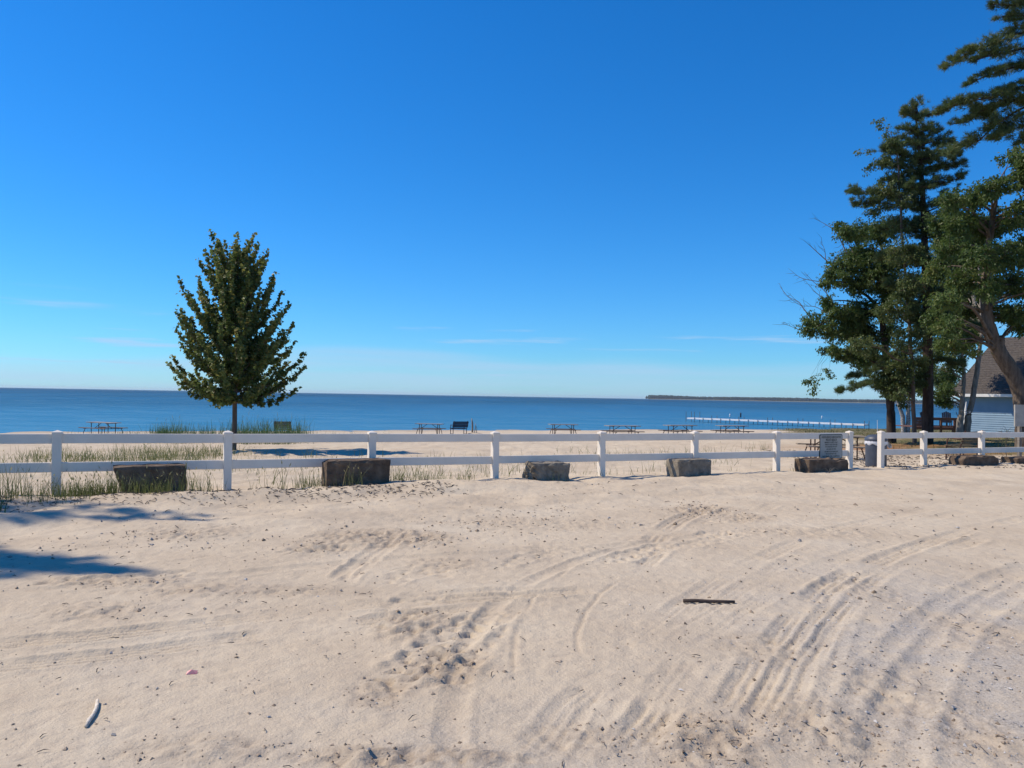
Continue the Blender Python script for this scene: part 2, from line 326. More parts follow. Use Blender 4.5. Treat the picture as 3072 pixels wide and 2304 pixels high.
def sand_material():
    mt = bpy.data.materials.new('beach_sand'); mt.use_nodes = True; t = mt.node_tree; N = t.nodes; L = t.links
    b = N['Principled BSDF']; b.inputs['Roughness'].default_value = .95; b.inputs['Specular IOR Level'].default_value = .15
    tcn = N.new('ShaderNodeTexCoord')
    def noise(scale, detail, rough=.6):
        n = N.new('ShaderNodeTexNoise'); n.inputs['Scale'].default_value = scale; n.inputs['Detail'].default_value = detail
        n.inputs['Roughness'].default_value = rough; L.new(tcn.outputs['Object'], n.inputs['Vector']); return n.outputs[0]
    def ramp(v, stops):
        c = N.new('ShaderNodeValToRGB'); E = c.color_ramp.elements
        while len(E) < len(stops): E.new(.5)
        for e, (p, cc) in zip(E, stops): e.position = p; e.color = (*cc, 1) if len(cc) == 3 else cc
        L.new(v, c.inputs[0]); return c.outputs[0]
    def mix(f, a, bb, mode='MIX'):
        n = N.new('ShaderNodeMixRGB'); n.blend_type = mode
        if isinstance(f, (int, float)): n.inputs[0].default_value = f
        else: L.new(f, n.inputs[0])
        for k, v in ((1, a), (2, bb)):
            if isinstance(v, tuple): n.inputs[k].default_value = (*v, 1)
            else: L.new(v, n.inputs[k])
        return n.outputs[0]
    def mul(a, bb):
        n = N.new('ShaderNodeMath'); n.operation = 'MULTIPLY'; n.use_clamp = True
        for k, v in ((0, a), (1, bb)):
            if isinstance(v, (int, float)): n.inputs[k].default_value = v
            else: L.new(v, n.inputs[k])
        return n.outputs[0]
    def attr(nm):
        a = N.new('ShaderNodeAttribute'); a.attribute_name = nm; return a.outputs['Fac']
    c = ramp(noise(.7, 4), [(.3, (.455, .375, .275)), (.5, (.525, .44, .325)), (.72, (.56, .485, .37))])
    c = mix(ramp(noise(9, 5), [(.52, (0, 0, 0)), (.75, (.5, .5, .5))]), c, (.40, .325, .25))
    sp = ramp(noise(170, 3, .7), [(.60, (0, 0, 0)), (.70, (1, 1, 1))])
    c = mix(mul(sp, .45), c, (.22, .18, .145))
    sp2 = ramp(noise(210, 2, .7), [(.66, (0, 0, 0)), (.72, (1, 1, 1))])
    c = mix(mul(sp2, .5), c, (.68, .62, .54))
    gcol = ramp(noise(60, 4, .7), [(.30, (.21, .185, .16)), (.48, (.41, .37, .315)), (.66, (.50, .46, .40)), (.8, (.60, .565, .51))])
    gm = mul(attr('gravel'), ramp(noise(1.9, 5, .65), [(.36, (.1, .1, .1)), (.60, (1, 1, 1))]))
    c = mix(gm, c, gcol)
    c = mix(mul(attr('clod_shade_wet'), ramp(noise(14, 4), [(.35, (.2, .2, .2)), (.65, (1, 1, 1))])), c, (.27, .21, .155))  # painted clod shade where churned, real wetness at the shore
    lcol = ramp(noise(1.1, 5, .65), [(.30, (.075, .085, .03)), (.48, (.135, .125, .055)), (.60, (.22, .165, .085)), (.75, (.33, .26, .16))])
    c = mix(attr('lawn'), c, lcol)
    ncol = ramp(noise(7, 4), [(.3, (.20, .085, .035)), (.7, (.33, .17, .075))])
    c = mix(attr('needles'), c, ncol)
    L.new(c, b.inputs['Base Color'])
    bp = N.new('ShaderNodeBump'); bp.inputs['Strength'].default_value = .8; bp.inputs['Distance'].default_value = .012
    L.new(noise(55, 6, .65), bp.inputs['Height'])
    bp2 = N.new('ShaderNodeBump'); bp2.inputs['Strength'].default_value = .35; bp2.inputs['Distance'].default_value = .05
    L.new(noise(7, 5), bp2.inputs['Height']); L.new(bp.outputs[0], bp2.inputs['Normal']); L.new(bp2.outputs[0], b.inputs['Normal'])
    return mt
def water_material():
    mt = bpy.data.materials.new('lake_water'); mt.use_nodes = True; t = mt.node_tree; N = t.nodes; L = t.links
    b = N['Principled BSDF']
    tcn = N.new('ShaderNodeTexCoord'); sp = N.new('ShaderNodeSeparateXYZ'); L.new(tcn.outputs['Object'], sp.inputs[0])
    # paler over the shallow sandbar, deep blue farther out
    mr = N.new('ShaderNodeMapRange'); L.new(sp.outputs[1], mr.inputs[0]); mr.inputs[1].default_value = 40; mr.inputs[2].default_value = 900
    pw = N.new('ShaderNodeMath'); pw.operation = 'POWER'; pw.inputs[1].default_value = .45; L.new(mr.outputs[0], pw.inputs[0])
    cr = N.new('ShaderNodeValToRGB'); E = cr.color_ramp.elements
    E[0].position = .0; E[0].color = (.045, .205, .350, 1); E[1].position = 1; E[1].color = (.004, .060, .150, 1)
    e = E.new(.45); e.color = (.014, .115, .250, 1)
    L.new(pw.outputs[0], cr.inputs[0])
    mp0 = N.new('ShaderNodeMapping'); mp0.inputs['Scale'].default_value = (.012, .004, 1); L.new(tcn.outputs['Object'], mp0.inputs[0])
    n0 = N.new('ShaderNodeTexNoise'); n0.inputs['Scale'].default_value = 1; n0.inputs['Detail'].default_value = 5; L.new(mp0.outputs[0], n0.inputs['Vector'])
    mxc = N.new('ShaderNodeMixRGB'); mxc.blend_type = 'MULTIPLY'; mxc.inputs[0].default_value = .5
    cr2 = N.new('ShaderNodeValToRGB'); cr2.color_ramp.elements[0].color = (.6, .6, .6, 1); cr2.color_ramp.elements[1].color = (1.3, 1.3, 1.3, 1)
    cr2.color_ramp.elements[0].position = .35; cr2.color_ramp.elements[1].position = .65
    L.new(n0.outputs[0], cr2.inputs[0]); L.new(cr.outputs[0], mxc.inputs[1]); L.new(cr2.outputs[0], mxc.inputs[2])
    mpg = N.new('ShaderNodeMapping'); mpg.inputs['Scale'].default_value = (.10, .20, 1); mpg.inputs['Rotation'].default_value = (0, 0, R(8)); L.new(tcn.outputs['Object'], mpg.inputs[0])
    ng = N.new('ShaderNodeTexNoise'); ng.inputs['Scale'].default_value = 1; ng.inputs['Detail'].default_value = 6; ng.inputs['Roughness'].default_value = .7; L.new(mpg.outputs[0], ng.inputs['Vector'])
    mg = N.new('ShaderNodeMapRange'); L.new(ng.outputs[0], mg.inputs[0]); mg.inputs[1].default_value = .40; mg.inputs[2].default_value = .62; mg.inputs[3].default_value = .10; mg.inputs[4].default_value = .32
    prev = None
    for sc, st, dist in (((.22, .55, 1), .6, .7), ((.8, 1.9, 1), .6, .28), ((3, 6, 1), .5, .05)):
        mp = N.new('ShaderNodeMapping'); mp.inputs['Scale'].default_value = sc; mp.inputs['Rotation'].default_value = (0, 0, R(12)); L.new(tcn.outputs['Object'], mp.inputs[0])
        n = N.new('ShaderNodeTexNoise'); n.inputs['Scale'].default_value = 1; n.inputs['Detail'].default_value = 4; n.inputs['Distortion'].default_value = .4
        L.new(mp.outputs[0], n.inputs['Vector'])
        bp = N.new('ShaderNodeBump'); bp.inputs['Strength'].default_value = st; bp.inputs['Distance'].default_value = dist
        L.new(n.outputs[0], bp.inputs['Height'])
        if prev: L.new(prev, bp.inputs['Normal'])
        prev = bp.outputs[0]
    df = N.new('ShaderNodeBsdfDiffuse'); L.new(mxc.outputs[0], df.inputs['Color']); L.new(prev, df.inputs['Normal'])
    gl = N.new('ShaderNodeBsdfGlossy'); gl.inputs['Roughness'].default_value = .07; L.new(prev, gl.inputs['Normal'])
    ms = N.new('ShaderNodeMixShader'); L.new(mg.outputs[0], ms.inputs[0]); L.new(df.outputs[0], ms.inputs[1]); L.new(gl.outputs[0], ms.inputs[2])
    L.new(ms.outputs[0], N['Material Output'].inputs[0]); N.remove(b)
    return mt

# ------------------------------------------------------------------ mesh helpers
def tag(o, label=None, cat=None, group=None, kind=None):
    if label: o['label'] = label
    if cat: o['category'] = cat
    if group: o['group'] = group
    if kind: o['kind'] = kind
    return o
def link(o, parent=None):
    col.objects.link(o)
    if parent: o.parent = parent
    return o
def empty(name, loc=(0, 0, 0), rz=0):
    o = bpy.data.objects.new(name, None); o.empty_display_size = .2; o.location = loc; o.rotation_euler = (0, 0, rz); return link(o)
def np_obj(name, V, F, material, parent=None, smooth=False, attrs=None):
    me = bpy.data.meshes.new(name)
    F = np.asarray(F)
    me.from_pydata(np.asarray(V, float), [], F.tolist() if len(F) < 200 else F)
    if attrs:
        for k, a in attrs.items():
            at = me.attributes.new(k, 'FLOAT', 'POINT'); at.data.foreach_set('value', np.asarray(a, np.float32))
    if material: me.materials.append(material)
    if smooth: me.polygons.foreach_set('use_smooth', np.ones(len(me.polygons), bool))
    return link(bpy.data.objects.new(name, me), parent)
class MB:
    def __init__(s): s.v = []; s.f = []
    def box(s, c, d, mtx=None, taper=1.0, bev=0.0):
        bm = bmesh.new(); bmesh.ops.create_cube(bm, size=1)
        for v in bm.verts:
            k = taper if v.co.z > 0 else 1.0
            v.co = Vector((v.co.x * d[0] * k, v.co.y * d[1] * k, v.co.z * d[2]))
        if bev: bmesh.ops.bevel(bm, geom=bm.edges[:] , offset=bev, segments=1, affect='EDGES', profile=.5)
        return s.add_bm(bm, Matrix.Translation(c) @ (mtx if mtx else Matrix()))
    def add_bm(s, bm, mtx=Matrix()):
        n = len(s.v); bm.verts.index_update()
        s.v += [tuple(mtx @ v.co) for v in bm.verts]
        s.f += [[n + v.index for v in f.verts] for f in bm.faces]; bm.free(); return s
    def beam(s, a, b, wd, hd, up=(0, 0, 1), bev=0):
        a = Vector(a); b = Vector(b); y = (b - a); l = y.length; y.normalize()
        x = y.cross(Vector(up)); x.normalize(); z = x.cross(y)
        mt = Matrix((x, y, z)).transposed().to_4x4()
        return s.box((a + b) / 2, (wd, l, hd), mt, 1, bev)
    def tube(s, pts, rad, n=7, cap=True):
        pts = [Vector(p) for p in pts]
        if isinstance(rad, (int, float)): rad = [rad] * len(pts)
        base = len(s.v); up = Vector((.13, .21, 1)).normalized(); rings = []
        for i, p in enumerate(pts):
            t = (pts[min(i + 1, len(pts) - 1)] - pts[max(i - 1, 0)])
            if t.length < 1e-6: t = Vector((0, 0, 1))
            t.normalize(); x = t.cross(up if abs(t.dot(up)) < .95 else Vector((1, 0, 0))); x.normalize(); y = t.cross(x)
            for k in range(n):
                a = 2 * math.pi * k / n; s.v.append(tuple(p + (x * math.cos(a) + y * math.sin(a)) * rad[i]))
        for i in range(len(pts) - 1):
            for k in range(n):
                a = base + i * n + k; b = base + i * n + (k + 1) % n
                s.f.append([a, b, b + n, a + n])
        if cap:
            s.f.append([base + k for k in range(n)][::-1]); q = base + (len(pts) - 1) * n; s.f.append([q + k for k in range(n)])
        return s
    def lathe(s, prof, n=20, c=(0, 0, 0)):
        base = len(s.v)
        for r, z in prof:
            for k in range(n):
                a = 2 * math.pi * k / n; s.v.append((c[0] + r * math.cos(a), c[1] + r * math.sin(a), c[2] + z))
        for i in range(len(prof) - 1):
            for k in range(n):
                a = base + i * n + k; b = base + i * n + (k + 1) % n; s.f.append([a, b, b + n, a + n])
        return s
    def build(s, name, material, parent=None, smooth=False):
        me = bpy.data.meshes.new(name); me.from_pydata(s.v, [], s.f); me.validate()
        me.materials.append(material)
        if smooth: me.polygons.foreach_set('use_smooth', np.ones(len(me.polygons), bool))
        return link(bpy.data.objects.new(name, me), parent)
def copy_tree(o, parent=None):
    c = o.copy(); col.objects.link(c); c.parent = parent
    for ch in list(o.children): copy_tree(ch, c)
    return c
def norm(a): return a / np.maximum(np.linalg.norm(a, axis=-1, keepdims=True), 1e-9)

# ================================================================== SETTING
# ground: one sheet from behind the camera out under the lake, finest where it is seen closest
def axis(lo, f0, f1, hi, fine, grow):
    a = list(np.arange(f0, f1, fine)); s = fine; x = a[-1]
    while x < hi: s *= grow; x += s; a.append(x)
    s = fine; x = f0; b = []
    while x > lo: s *= grow; x -= s; b.append(x)
    return np.array(b[::-1] + a)
xs = axis(-150, -4.6, 5.2, 170, .019, 1.013)
ys = [-40, -30, -20, -12, -7, -4, -2, 0, 1.0, 1.6, 2.0, 2.2]
y = 2.35
while y < 17: ys.append(y); y += .0036 * y
while y < 130: ys.append(y); y += .0125 * y
ys = np.array(ys)
GX, GY = np.meshgrid(xs, ys)
gx = GX.ravel(); gy = GY.ravel()
gzv = height(gx, gy)
nx = len(xs); ny = len(ys)
ii = (np.arange(ny - 1)[:, None] * nx + np.arange(nx - 1)[None, :]).ravel()
GF = np.stack([ii, ii + 1, ii + nx + 1, ii + nx], 1)
lm = lawn_mask(gx, gy)
c0 = on_z(2900, 2100, 0); c1 = on_z(3072, 1780, 0)
gr = np.exp(-(((gx - 2.75) / 1.1) ** 2 + ((gy - 4.6) / 2.4) ** 2)) * 1.3
gr = np.maximum(gr, .9 * np.exp(-(((gx - 3.6) / 1.3) ** 2 + ((gy - 6.0) / 2.2) ** 2)))
gr = np.maximum(gr, .55 * np.exp(-(((gx - .6) / 2.2) ** 2 + ((gy - 3.4) / .9) ** 2)))
gr = np.maximum(gr, .35 * sstep(-1, 1.5, gx - .12 * gy) * sstep(10, 6, gy))
gr = np.maximum(gr, .25 * sstep(.1, .5, fbm(gx * .9, gy * .9, 3, 91)) * sstep(12, 8, gy))
dm = np.clip(churn(gx, gy) * .55, 0, .7)  # shade among the clods, put into the colour of churned sand
dd = fdist(gx, gy)
dm = np.maximum(dm, .8 * sstep(40.2, 42.5, dd) * sstep(47, 43, dd))                       # wet sand at the water's edge
nc = ground_px(2760, 1350)
nd = np.exp(-(((gx - nc.x - .5) / 4.2) ** 2 + ((gy - nc.y - 1.5) / 3.2) ** 2)) * sstep(-.1, .35, fbm(gx * .7, gy * .7, 3, 95) + .35)
np_obj('ground', np.stack([gx, gy, gzv], 1), GF, sand_material(), smooth=True,
       attrs={'lawn': lm, 'gravel': np.clip(gr, 0, 1), 'clod_shade_wet': dm, 'needles': np.clip(nd, 0, 1) * sstep(.5, 2, dd)})
g = bpy.data.objects['ground']; tag(g, 'pale beach sand with wheel tracks running down to the lake', 'sand', kind='structure')

WZ = -1.10
lk = np_obj('lake', [(-13000, 38, WZ), (13000, 38, WZ), (13000, 13500, WZ), (-13000, 13500, WZ)], [[0, 1, 2, 3]], water_material())
tag(lk, 'rippled blue lake reaching to the horizon', 'water', kind='structure')

# far shore on the right
def far_shore():
    n = 420; Y0 = 5200
    xa = at_y(1944, 1200, Y0).x; xb = at_y(3500, 1220, Y0).x
    X = np.linspace(xa, xb, n); t = (X - xa) / (xb - xa)
    yfront = Y0 - 1500 * t + 60 * vn(t * 14, t * 0, 3)
    v = []; f = []
    prof = [(-40, -1.5), (0, 1.2), (25, 3), (400, 4), (420, -3)]
    for i in range(n):
        sh = min(1, t[i] / .01 + .25)
        for dy, z in prof: v.append((X[i] + dy * .2, yfront[i] + dy, z if z < 0 else z * sh))
    k = len(prof)
    for i in range(n - 1):
        for j in range(k - 1): a = i * k + j; f.append([a, a + k, a + k + 1, a + 1])
    o = np_obj('far_shore', v, f, M['farland']); tag(o, 'low pale shoreline far across the lake on the right', 'shore', kind='structure')
    # woodland: many rough conical and round crowns
    N = 5200
    q = rng.random(N) ** .9; px = xa + 12 + q * (xb - xa - 12); tt = (px - xa) / (xb - xa)
    py = np.interp(px, X, yfront) + 25 + 330 * rng.random(N) ** 2
    h = (12 + 8 * rng.random(N) + 6 + 5 * vn(px * .004, px * 0, 4)) * np.clip(tt / .01 + .35, .35, 1) * (1 - .25 * tt)
    r = 5 + 5 * rng.random(N)
    ang = np.linspace(0, 2 * math.pi, 6)[:-1]
    V = []; F = []
    for lev, (rr, zz) in enumerate(((.7, .0), (1.0, .45), (.62, .8))):
        ring = np.stack([px[:, None] + r[:, None] * rr * np.cos(ang), py[:, None] + r[:, None] * rr * np.sin(ang), np.repeat((1 + h * zz)[:, None], 5, 1) + rng.normal(0, .8, (N, 5)) * (lev > 0)], 2)
        V.append(ring)
    V = np.concatenate(V + [np.stack([px, py, 1 + h], 1)[:, None, :]], 1)     # N,16,3
    base = []
    for l in range(2):
        for j in range(5): a = l * 5 + j; b = l * 5 + (j + 1) % 5; base += [(a, b, b + 5), (a, b + 5, a + 5)]
    for j in range(5): base.append((10 + j, 10 + (j + 1) % 5, 15))
    F = (np.arange(N)[:, None, None] * 16 + np.array(base)[None]).reshape(-1, 3)
    o = np_obj('far_wood', V.reshape(-1, 3), F, M['farwood']); tag(o, 'dark wooded shoreline far across the lake', 'woodland', kind='stuff')
far_shore()

# ================================================================== FENCES
def top_z(i): return np.interp(i, [-1, 0, 3, 7, 11], [1.0, .99, .945, .915, .885])
def fence(name, stations, label):
    root = empty(name, fpt(stations[0] * BAY, 0, 0)); tag(root, label, 'fence', 'white vinyl fence runs'); inv = Matrix.Translation(-root.location)
    rzm = Matrix.Rotation(math.atan2(FD[1], FD[0]), 4, 'Z')
    for i in stations:
        p = fpt(i * BAY, 0); zt = top_z(i); zb = gz(p.x, p.y) - .35
        ln = Matrix.Rotation(random.uniform(-.008, .008), 4, 'X') @ Matrix.Rotation(random.uniform(-.008, .008), 4, 'Y')
        m_ = MB().box((p.x, p.y, (zt - .03 + zb) / 2), (.127, .127, zt - .03 - zb), rzm @ ln, 1, .006)
        m_.v = [tuple(inv @ Vector(v)) for v in m_.v]; po = m_.build('post', M['vinyl'], root)
        c = MB(); bm = bmesh.new(); w = .0715
        vs = [bm.verts.new(x) for x in [(-w, -w, -.035), (w, -w, -.035), (w, w, -.035), (-w, w, -.035), (-w, -w, 0), (w, -w, 0), (w, w, 0), (-w, w, 0), (0, 0, .030)]]
        for q in ([3, 2, 1, 0], [0, 1, 5, 4], [1, 2, 6, 5], [2, 3, 7, 6], [3, 0, 4, 7], [4, 5, 8], [5, 6, 8], [6, 7, 8], [7, 4, 8]): bm.faces.new([vs[k] for k in q])
        c.add_bm(bm, inv @ Matrix.Translation((p.x, p.y, zt - .028)) @ rzm); c.build('post_cap', M['vinyl'], po)
    for a, b in zip(stations[:-1], stations[1:]):
        for off, jit in ((.055, .004), (.48, .006)):
            pa = fpt(a * BAY + .05, 0, top_z(a) - off - .0745 + random.uniform(-jit, jit)); pb = fpt(b * BAY - .05, 0, top_z(b) - off - .0745 + random.uniform(-jit, jit))
            pm = (pa + pb) / 2; pm.z -= .004
            m_ = MB().beam(inv @ pa, inv @ pm, .04, .149, bev=.006).build('rail', M['vinyl'], root) if False else MB().beam(inv @ pa, inv @ pb, .04, .149, bev=.006).build('rail', M['vinyl'], root)
    return root
fence('ranch_fence', [-1, 0, 1, 2, 3, 4, 5, 6, 7], 'long white two-rail vinyl fence running left of the gap beside the sign')
fence('ranch_fence', [7.47, 8.15, 9.157, 10.157], 'shorter white two-rail fence right of the gap, starting at the bin')

# ================================================================== CONCRETE BLOCKS
def block(pxl, pxr, pyt, depth, label, mats, seed, rough=.012, round_=.0, notch=None, off=-.55, tilt=0, endbite=0):
    s0, Y0 = fence_s(pxl, off); s1, Y1 = fence_s(pxr, off); L = s1 - s0
    mid = fpt((s0 + s1) / 2, off + depth / 2); front = fpt((s0 + s1) / 2, off)
    zt = at_y((pxl + pxr) / 2, pyt, front.y).z
    zb = gz(front.x, front.y) - .16
    H = zt - zb
    root = empty('concrete_block', (mid.x, mid.y, zb), math.atan2(FD[1], FD[0])); tag(root, label, 'concrete block', 'concrete barrier blocks along the fence')
    bm = bmesh.new(); bmesh.ops.create_cube(bm, size=1)
    bmesh.ops.subdivide_edges(bm, edges=bm.edges[:], cuts=9, use_grid_fill=True)
    rs = np.random.default_rng(seed)
    for v in bm.verts:
        x, y, z = v.co
        ex = .5 - abs(x); ey = .5 - abs(y); ez = .5 - z
        q = Vector((x * L, y * depth, (z + .5) * H))
        a, b = float(vn(np.array([q.x * 9 + seed]), np.array([q.y * 9 + q.z * 7]), seed)[0]), float(vn(np.array([q.x * 27 + seed]), np.array([q.y * 23 + q.z * 25]), seed + 3)[0])
        nrm = Vector((0, 0, 0))
        if ex < .01: nrm.x = math.copysign(1, x)
        if ey < .01: nrm.y = math.copysign(1, y)
        if ez < .01: nrm.z = 1
        k = rough * (1.0 + (1.6 if x < -.49 else 0) * (rough > .015))
        q -= nrm * (k * (a * .6 + b * .6) + k * .4)
        if ex < .01 and (ez < .01 or ey < .01) or (ey < .01 and ez < .01):
            q -= nrm * (.008 + .022 * max(0, a + .2))
        if round_:
            u = max(0, abs(x) - .5 + round_ * 1.0) / round_
            if ez < .6 * 1: q.z -= (u ** 3) * .07 * H * (1.0 - ez)
            q.x -= math.copysign((max(0, .5 - ez) * 2) ** 3 * round_ * .35 * L * u, x)
        if endbite and x < -.25:
            u = (-x - .25) / .25
            q.x += endbite * max(0, .45 - z) * u * (1.0 + .5 * a) * .9
        if notch and abs(x * L - notch) < .07 and ez < .12:
            q.z -= .05 * (1 - abs(x * L - notch) / .07)
        v.co = q
    n_mats = mats
    me = bpy.data.meshes.new('block_body'); bm.to_mesh(me); bm.free(); me.materials.append(M[n_mats])
    o = link(bpy.data.objects.new('block_body', me), root)
    if tilt: root.rotation_euler = (0, tilt, math.atan2(FD[1], FD[0]))
    return root
block(337, 562, 1397, .40, 'stained concrete block half hidden by tall green grass', 'concrete_dark', 3, .014, endbite=.22)
block(980, 1172, 1380, .42, 'largest dark concrete block, with a pale left end, covering a post foot', 'concrete_dark', 5, .013)
block(1600, 1712, 1388, .44, 'concrete block with a rough broken left end, between two fence posts', 'concrete', 8, .022)
block(2037, 2138, 1378, .44, 'neat grey concrete block with crisp square edges, no sign above it', 'concrete', 13, .008)
block(2428, 2547, 1377, .46, 'brown concrete block directly under the fence sign', 'concrete_dark', 21, .009, notch=.28)
block(2890, 2998, 1368, .46, 'rounded concrete block with a notch in its top, right of the gap', 'concrete_dark', 34, .011, round_=.18, notch=.02)
block(3055, 3150, 1372, .50, 'half-buried concrete block cut off by the right picture edge', 'concrete_dark', 55, .010)

# ================================================================== SIGN ON THE FENCE
def fence_sign():
    d = -.034
    s0, Y = fence_s(2459, d, 1340); s1, Y1 = fence_s(2527, d, 1340); Ym = (Y + Y1) / 2
    zt = at_y(2493, 1303, Ym).z; zb = at_y(2493, 1376, Ym).z; W = s1 - s0; H = zt - zb
    p = fpt((s0 + s1) / 2, d, zb)
    root = empty('beach_sign', p, math.atan2(FD[1], FD[0])); tag(root, 'grey rules sign with dark border screwed onto the fence rails', 'sign')
    def rounded(w, h, r, z, y, th):
        pts = []
        for cx, cz, a0 in ((w / 2 - r, h / 2 - r, 0), (-w / 2 + r, h / 2 - r, 90), (-w / 2 + r, -h / 2 + r, 180), (w / 2 - r, -h / 2 + r, 270)):
            for k in range(5): a = R(a0 + k * 22.5); pts.append((cx + r * math.cos(a), cz + r * math.sin(a)))
        n = len(pts); m_ = MB(); m_.v = [(a, y, b + z) for a, b in pts] + [(a, y + th, b + z) for a, b in pts]
        m_.f = [list(range(n)), list(range(n, 2 * n))[::-1]] + [[k, k + n, (k + 1) % n + n, (k + 1) % n] for k in range(n)]
        return m_
    rounded(W, H, .035, H / 2, 0, .010).build('border', M['ink'], root)
    rounded(W - .034, H - .034, .024, H / 2, -.003, .004).build('sign_face', M['signface'], root)
    lines = [('HURON BEACH ASSOCIATION', .86, .055), ('PRIVATE BEACH', .48, .058), ('MEMBERS & GUESTS ONLY', .58, .036), ('SWIM AT YOUR OWN RISK', .55, .036),
             ('NO LIFEGUARD ON DUTY', .52, .034), ('NO DOGS OR PETS', .42, .034), ('NO MOTOR VEHICLES', .58, .034), ('NO GLASS BOTTLES', .46, .034), ('NO FIRES OR CAMPING', .76, .034)]
    dg = bpy.context.evaluated_depsgraph_get()
    zs = [.885, .775, .67, .58, .49, .395, .295, .205, .105]
    for (tx, wf, sz), zf in zip(lines, zs):
        cu = bpy.data.curves.new('line', 'FONT'); cu.body = tx; cu.size = .05; cu.align_x = 'CENTER'; cu.align_y = 'CENTER'; cu.offset = .0012
        to = bpy.data.objects.new('line', cu); col.objects.link(to); bpy.context.view_layer.update()
        me = bpy.data.meshes.new_from_object(to.evaluated_get(bpy.context.evaluated_depsgraph_get()))
        bpy.data.objects.remove(to)
        co = np.empty(len(me.vertices) * 3); me.vertices.foreach_get('co', co); co = co.reshape(-1, 3)
        wd = np.ptp(co[:, 0]); hd = np.ptp(co[:, 1]); co2 = np.zeros_like(co)
        co2[:, 0] = co[:, 0] * (W * wf / wd); co2[:, 2] = (co[:, 1] - co[:, 1].mean()) * (sz / hd) + H * zf; co2[:, 1] = -.0045
        me.vertices.foreach_set('co', co2.ravel()); me.materials.clear(); me.materials.append(M['ink'])
        link(bpy.data.objects.new('lettering', me), root)
fence_sign()

# ================================================================== BIN
def bin_():
    s, Y = fence_s(2628, .55, 1370); p = fpt(s, .55); z = gz(p.x, p.y) - .03
    root = empty('litter_bin', (p.x, p.y, z)); tag(root, 'slate blue round litter bin with white liner behind the gap post', 'litter bin')
    r = .265
    MB().lathe([(0, 0), (r * .97, 0), (r * .98, .02), (r, .66), (r, .70)], 28).build('bin_body', M['can'], root, True)
    # liner: crumpled band below the lid
    m_ = MB(); n = 40
    for z_, rr in ((.60, .006), (.625, .022), (.665, .016), (.70, .012)):
        for k in range(n):
            a = 2 * math.pi * k / n; q = r + rr + .010 * math.sin(k * 2.7 + z_ * 40) * random.random(); m_.v.append((q * math.cos(a), q * math.sin(a), z_ + (.02 * math.sin(k * 1.3) if z_ < .61 else 0)))
    for i in range(3):
        for k in range(n): a = i * n + k; b = i * n + (k + 1) % n; m_.f.append([a, b, b + n, a + n])
    o = m_.build('bin_liner', M['bag'], root, True)
    f = MB(); f.v = [(.27, -.08, .68), (.36, -.10, .60), (.39, -.06, .53), (.33, -.03, .50), (.28, 0, .58), (.35, -.02, .64)]
    f.f = [[0, 1, 5], [1, 2, 3, 5], [5, 3, 4], [0, 5, 4]]; f.build('loose_liner_flap', M['bag'], o)
    lid = MB().lathe([(r + .012, .69), (r + .02, .70), (r + .018, .755), (r * .93, .80), (r * .72, .84), (r * .4, .862), (0, .868)], 28).build('lid', M['can'], root, True)
bin_()

# ================================================================== PICNIC TABLES
def picnic_table(name, loc, rz, L=1.83, top='tabletop', seat='seatwood', fr='frame', ground_bar=False):
    root = empty(name, loc, rz)
    for k in range(5): MB().box((0, (k - 2) * .148, .735), (L, .140, .038), None, 1, .004).build('tabletop_plank', M[top], root)
    for sy in (-1, 1):
        st = None
        for k in (0, 1):
            MB().box((0, sy * (.60 + k * .13), .435), (L + .06, .122, .038), None, 1, .004).build('seat_plank', M[seat], root)
    for sx in (-1, 1):
        x = sx * L * .34
        f = MB()
        for sy in (-1, 1):
            f.tube([(x, sy * .24, -.12), (x, sy * .24, .40), (x, sy * .24, .715)], .021, 8)
            f.tube([(x + sx * .10, sy * .70, -.12 if not ground_bar else .02), (x + sx * .05, sy * .67, .22), (x, sy * .62, .405)], .019, 8)
        f.tube([(x, -.74, .405), (x, .74, .405)], .019, 8); f.tube([(x, -.33, .705), (x, .33, .705)], .019, 8)
        if ground_bar: f.tube([(x + sx * .10, -.72, .02), (x + sx * .10, .72, .02)], .021, 8)
        f.build('leg_frame', M[fr], root)
        MB().tube([(x, 0, .415), (sx * .16, 0, .71)], .016, 7).build('brace', M[fr], root)
    return root
def put_table(px, Y, rz, label, **k):
    p = ground_at(px, Y); t = picnic_table('picnic_table', (p.x, p.y, p.z), R(rz), **k); tag(t, label, 'picnic table', 'picnic tables on the beach'); return t
put_table(311, 45, -24, 'picnic table standing alone at the far left near the tall grass', L=2.0)
put_table(1289, 49, -8, 'picnic table left of the dark metal bench', L=1.7)
put_table(1690, 48, 10, 'picnic table farthest left of the row of four nearest the dock', L=1.75)
put_table(1868, 44.5, 16, 'second picnic table from the left in the row of four', L=1.95)
put_table(2041, 44.5, 24, 'third picnic table of the row of four, beside a fence post', L=1.85)
put_table(2197, 46, 22, 'picnic table farthest right of the row, in front of the dock', L=1.85)
p = ground_at(2502, 24.6)
t = picnic_table('picnic_table', p, R(-6), 1.85, 'tanwood', 'tanwood', 'rust', True); tag(t, 'nearer brown-framed picnic table seen behind the fence sign', 'picnic table', 'picnic tables on the beach')

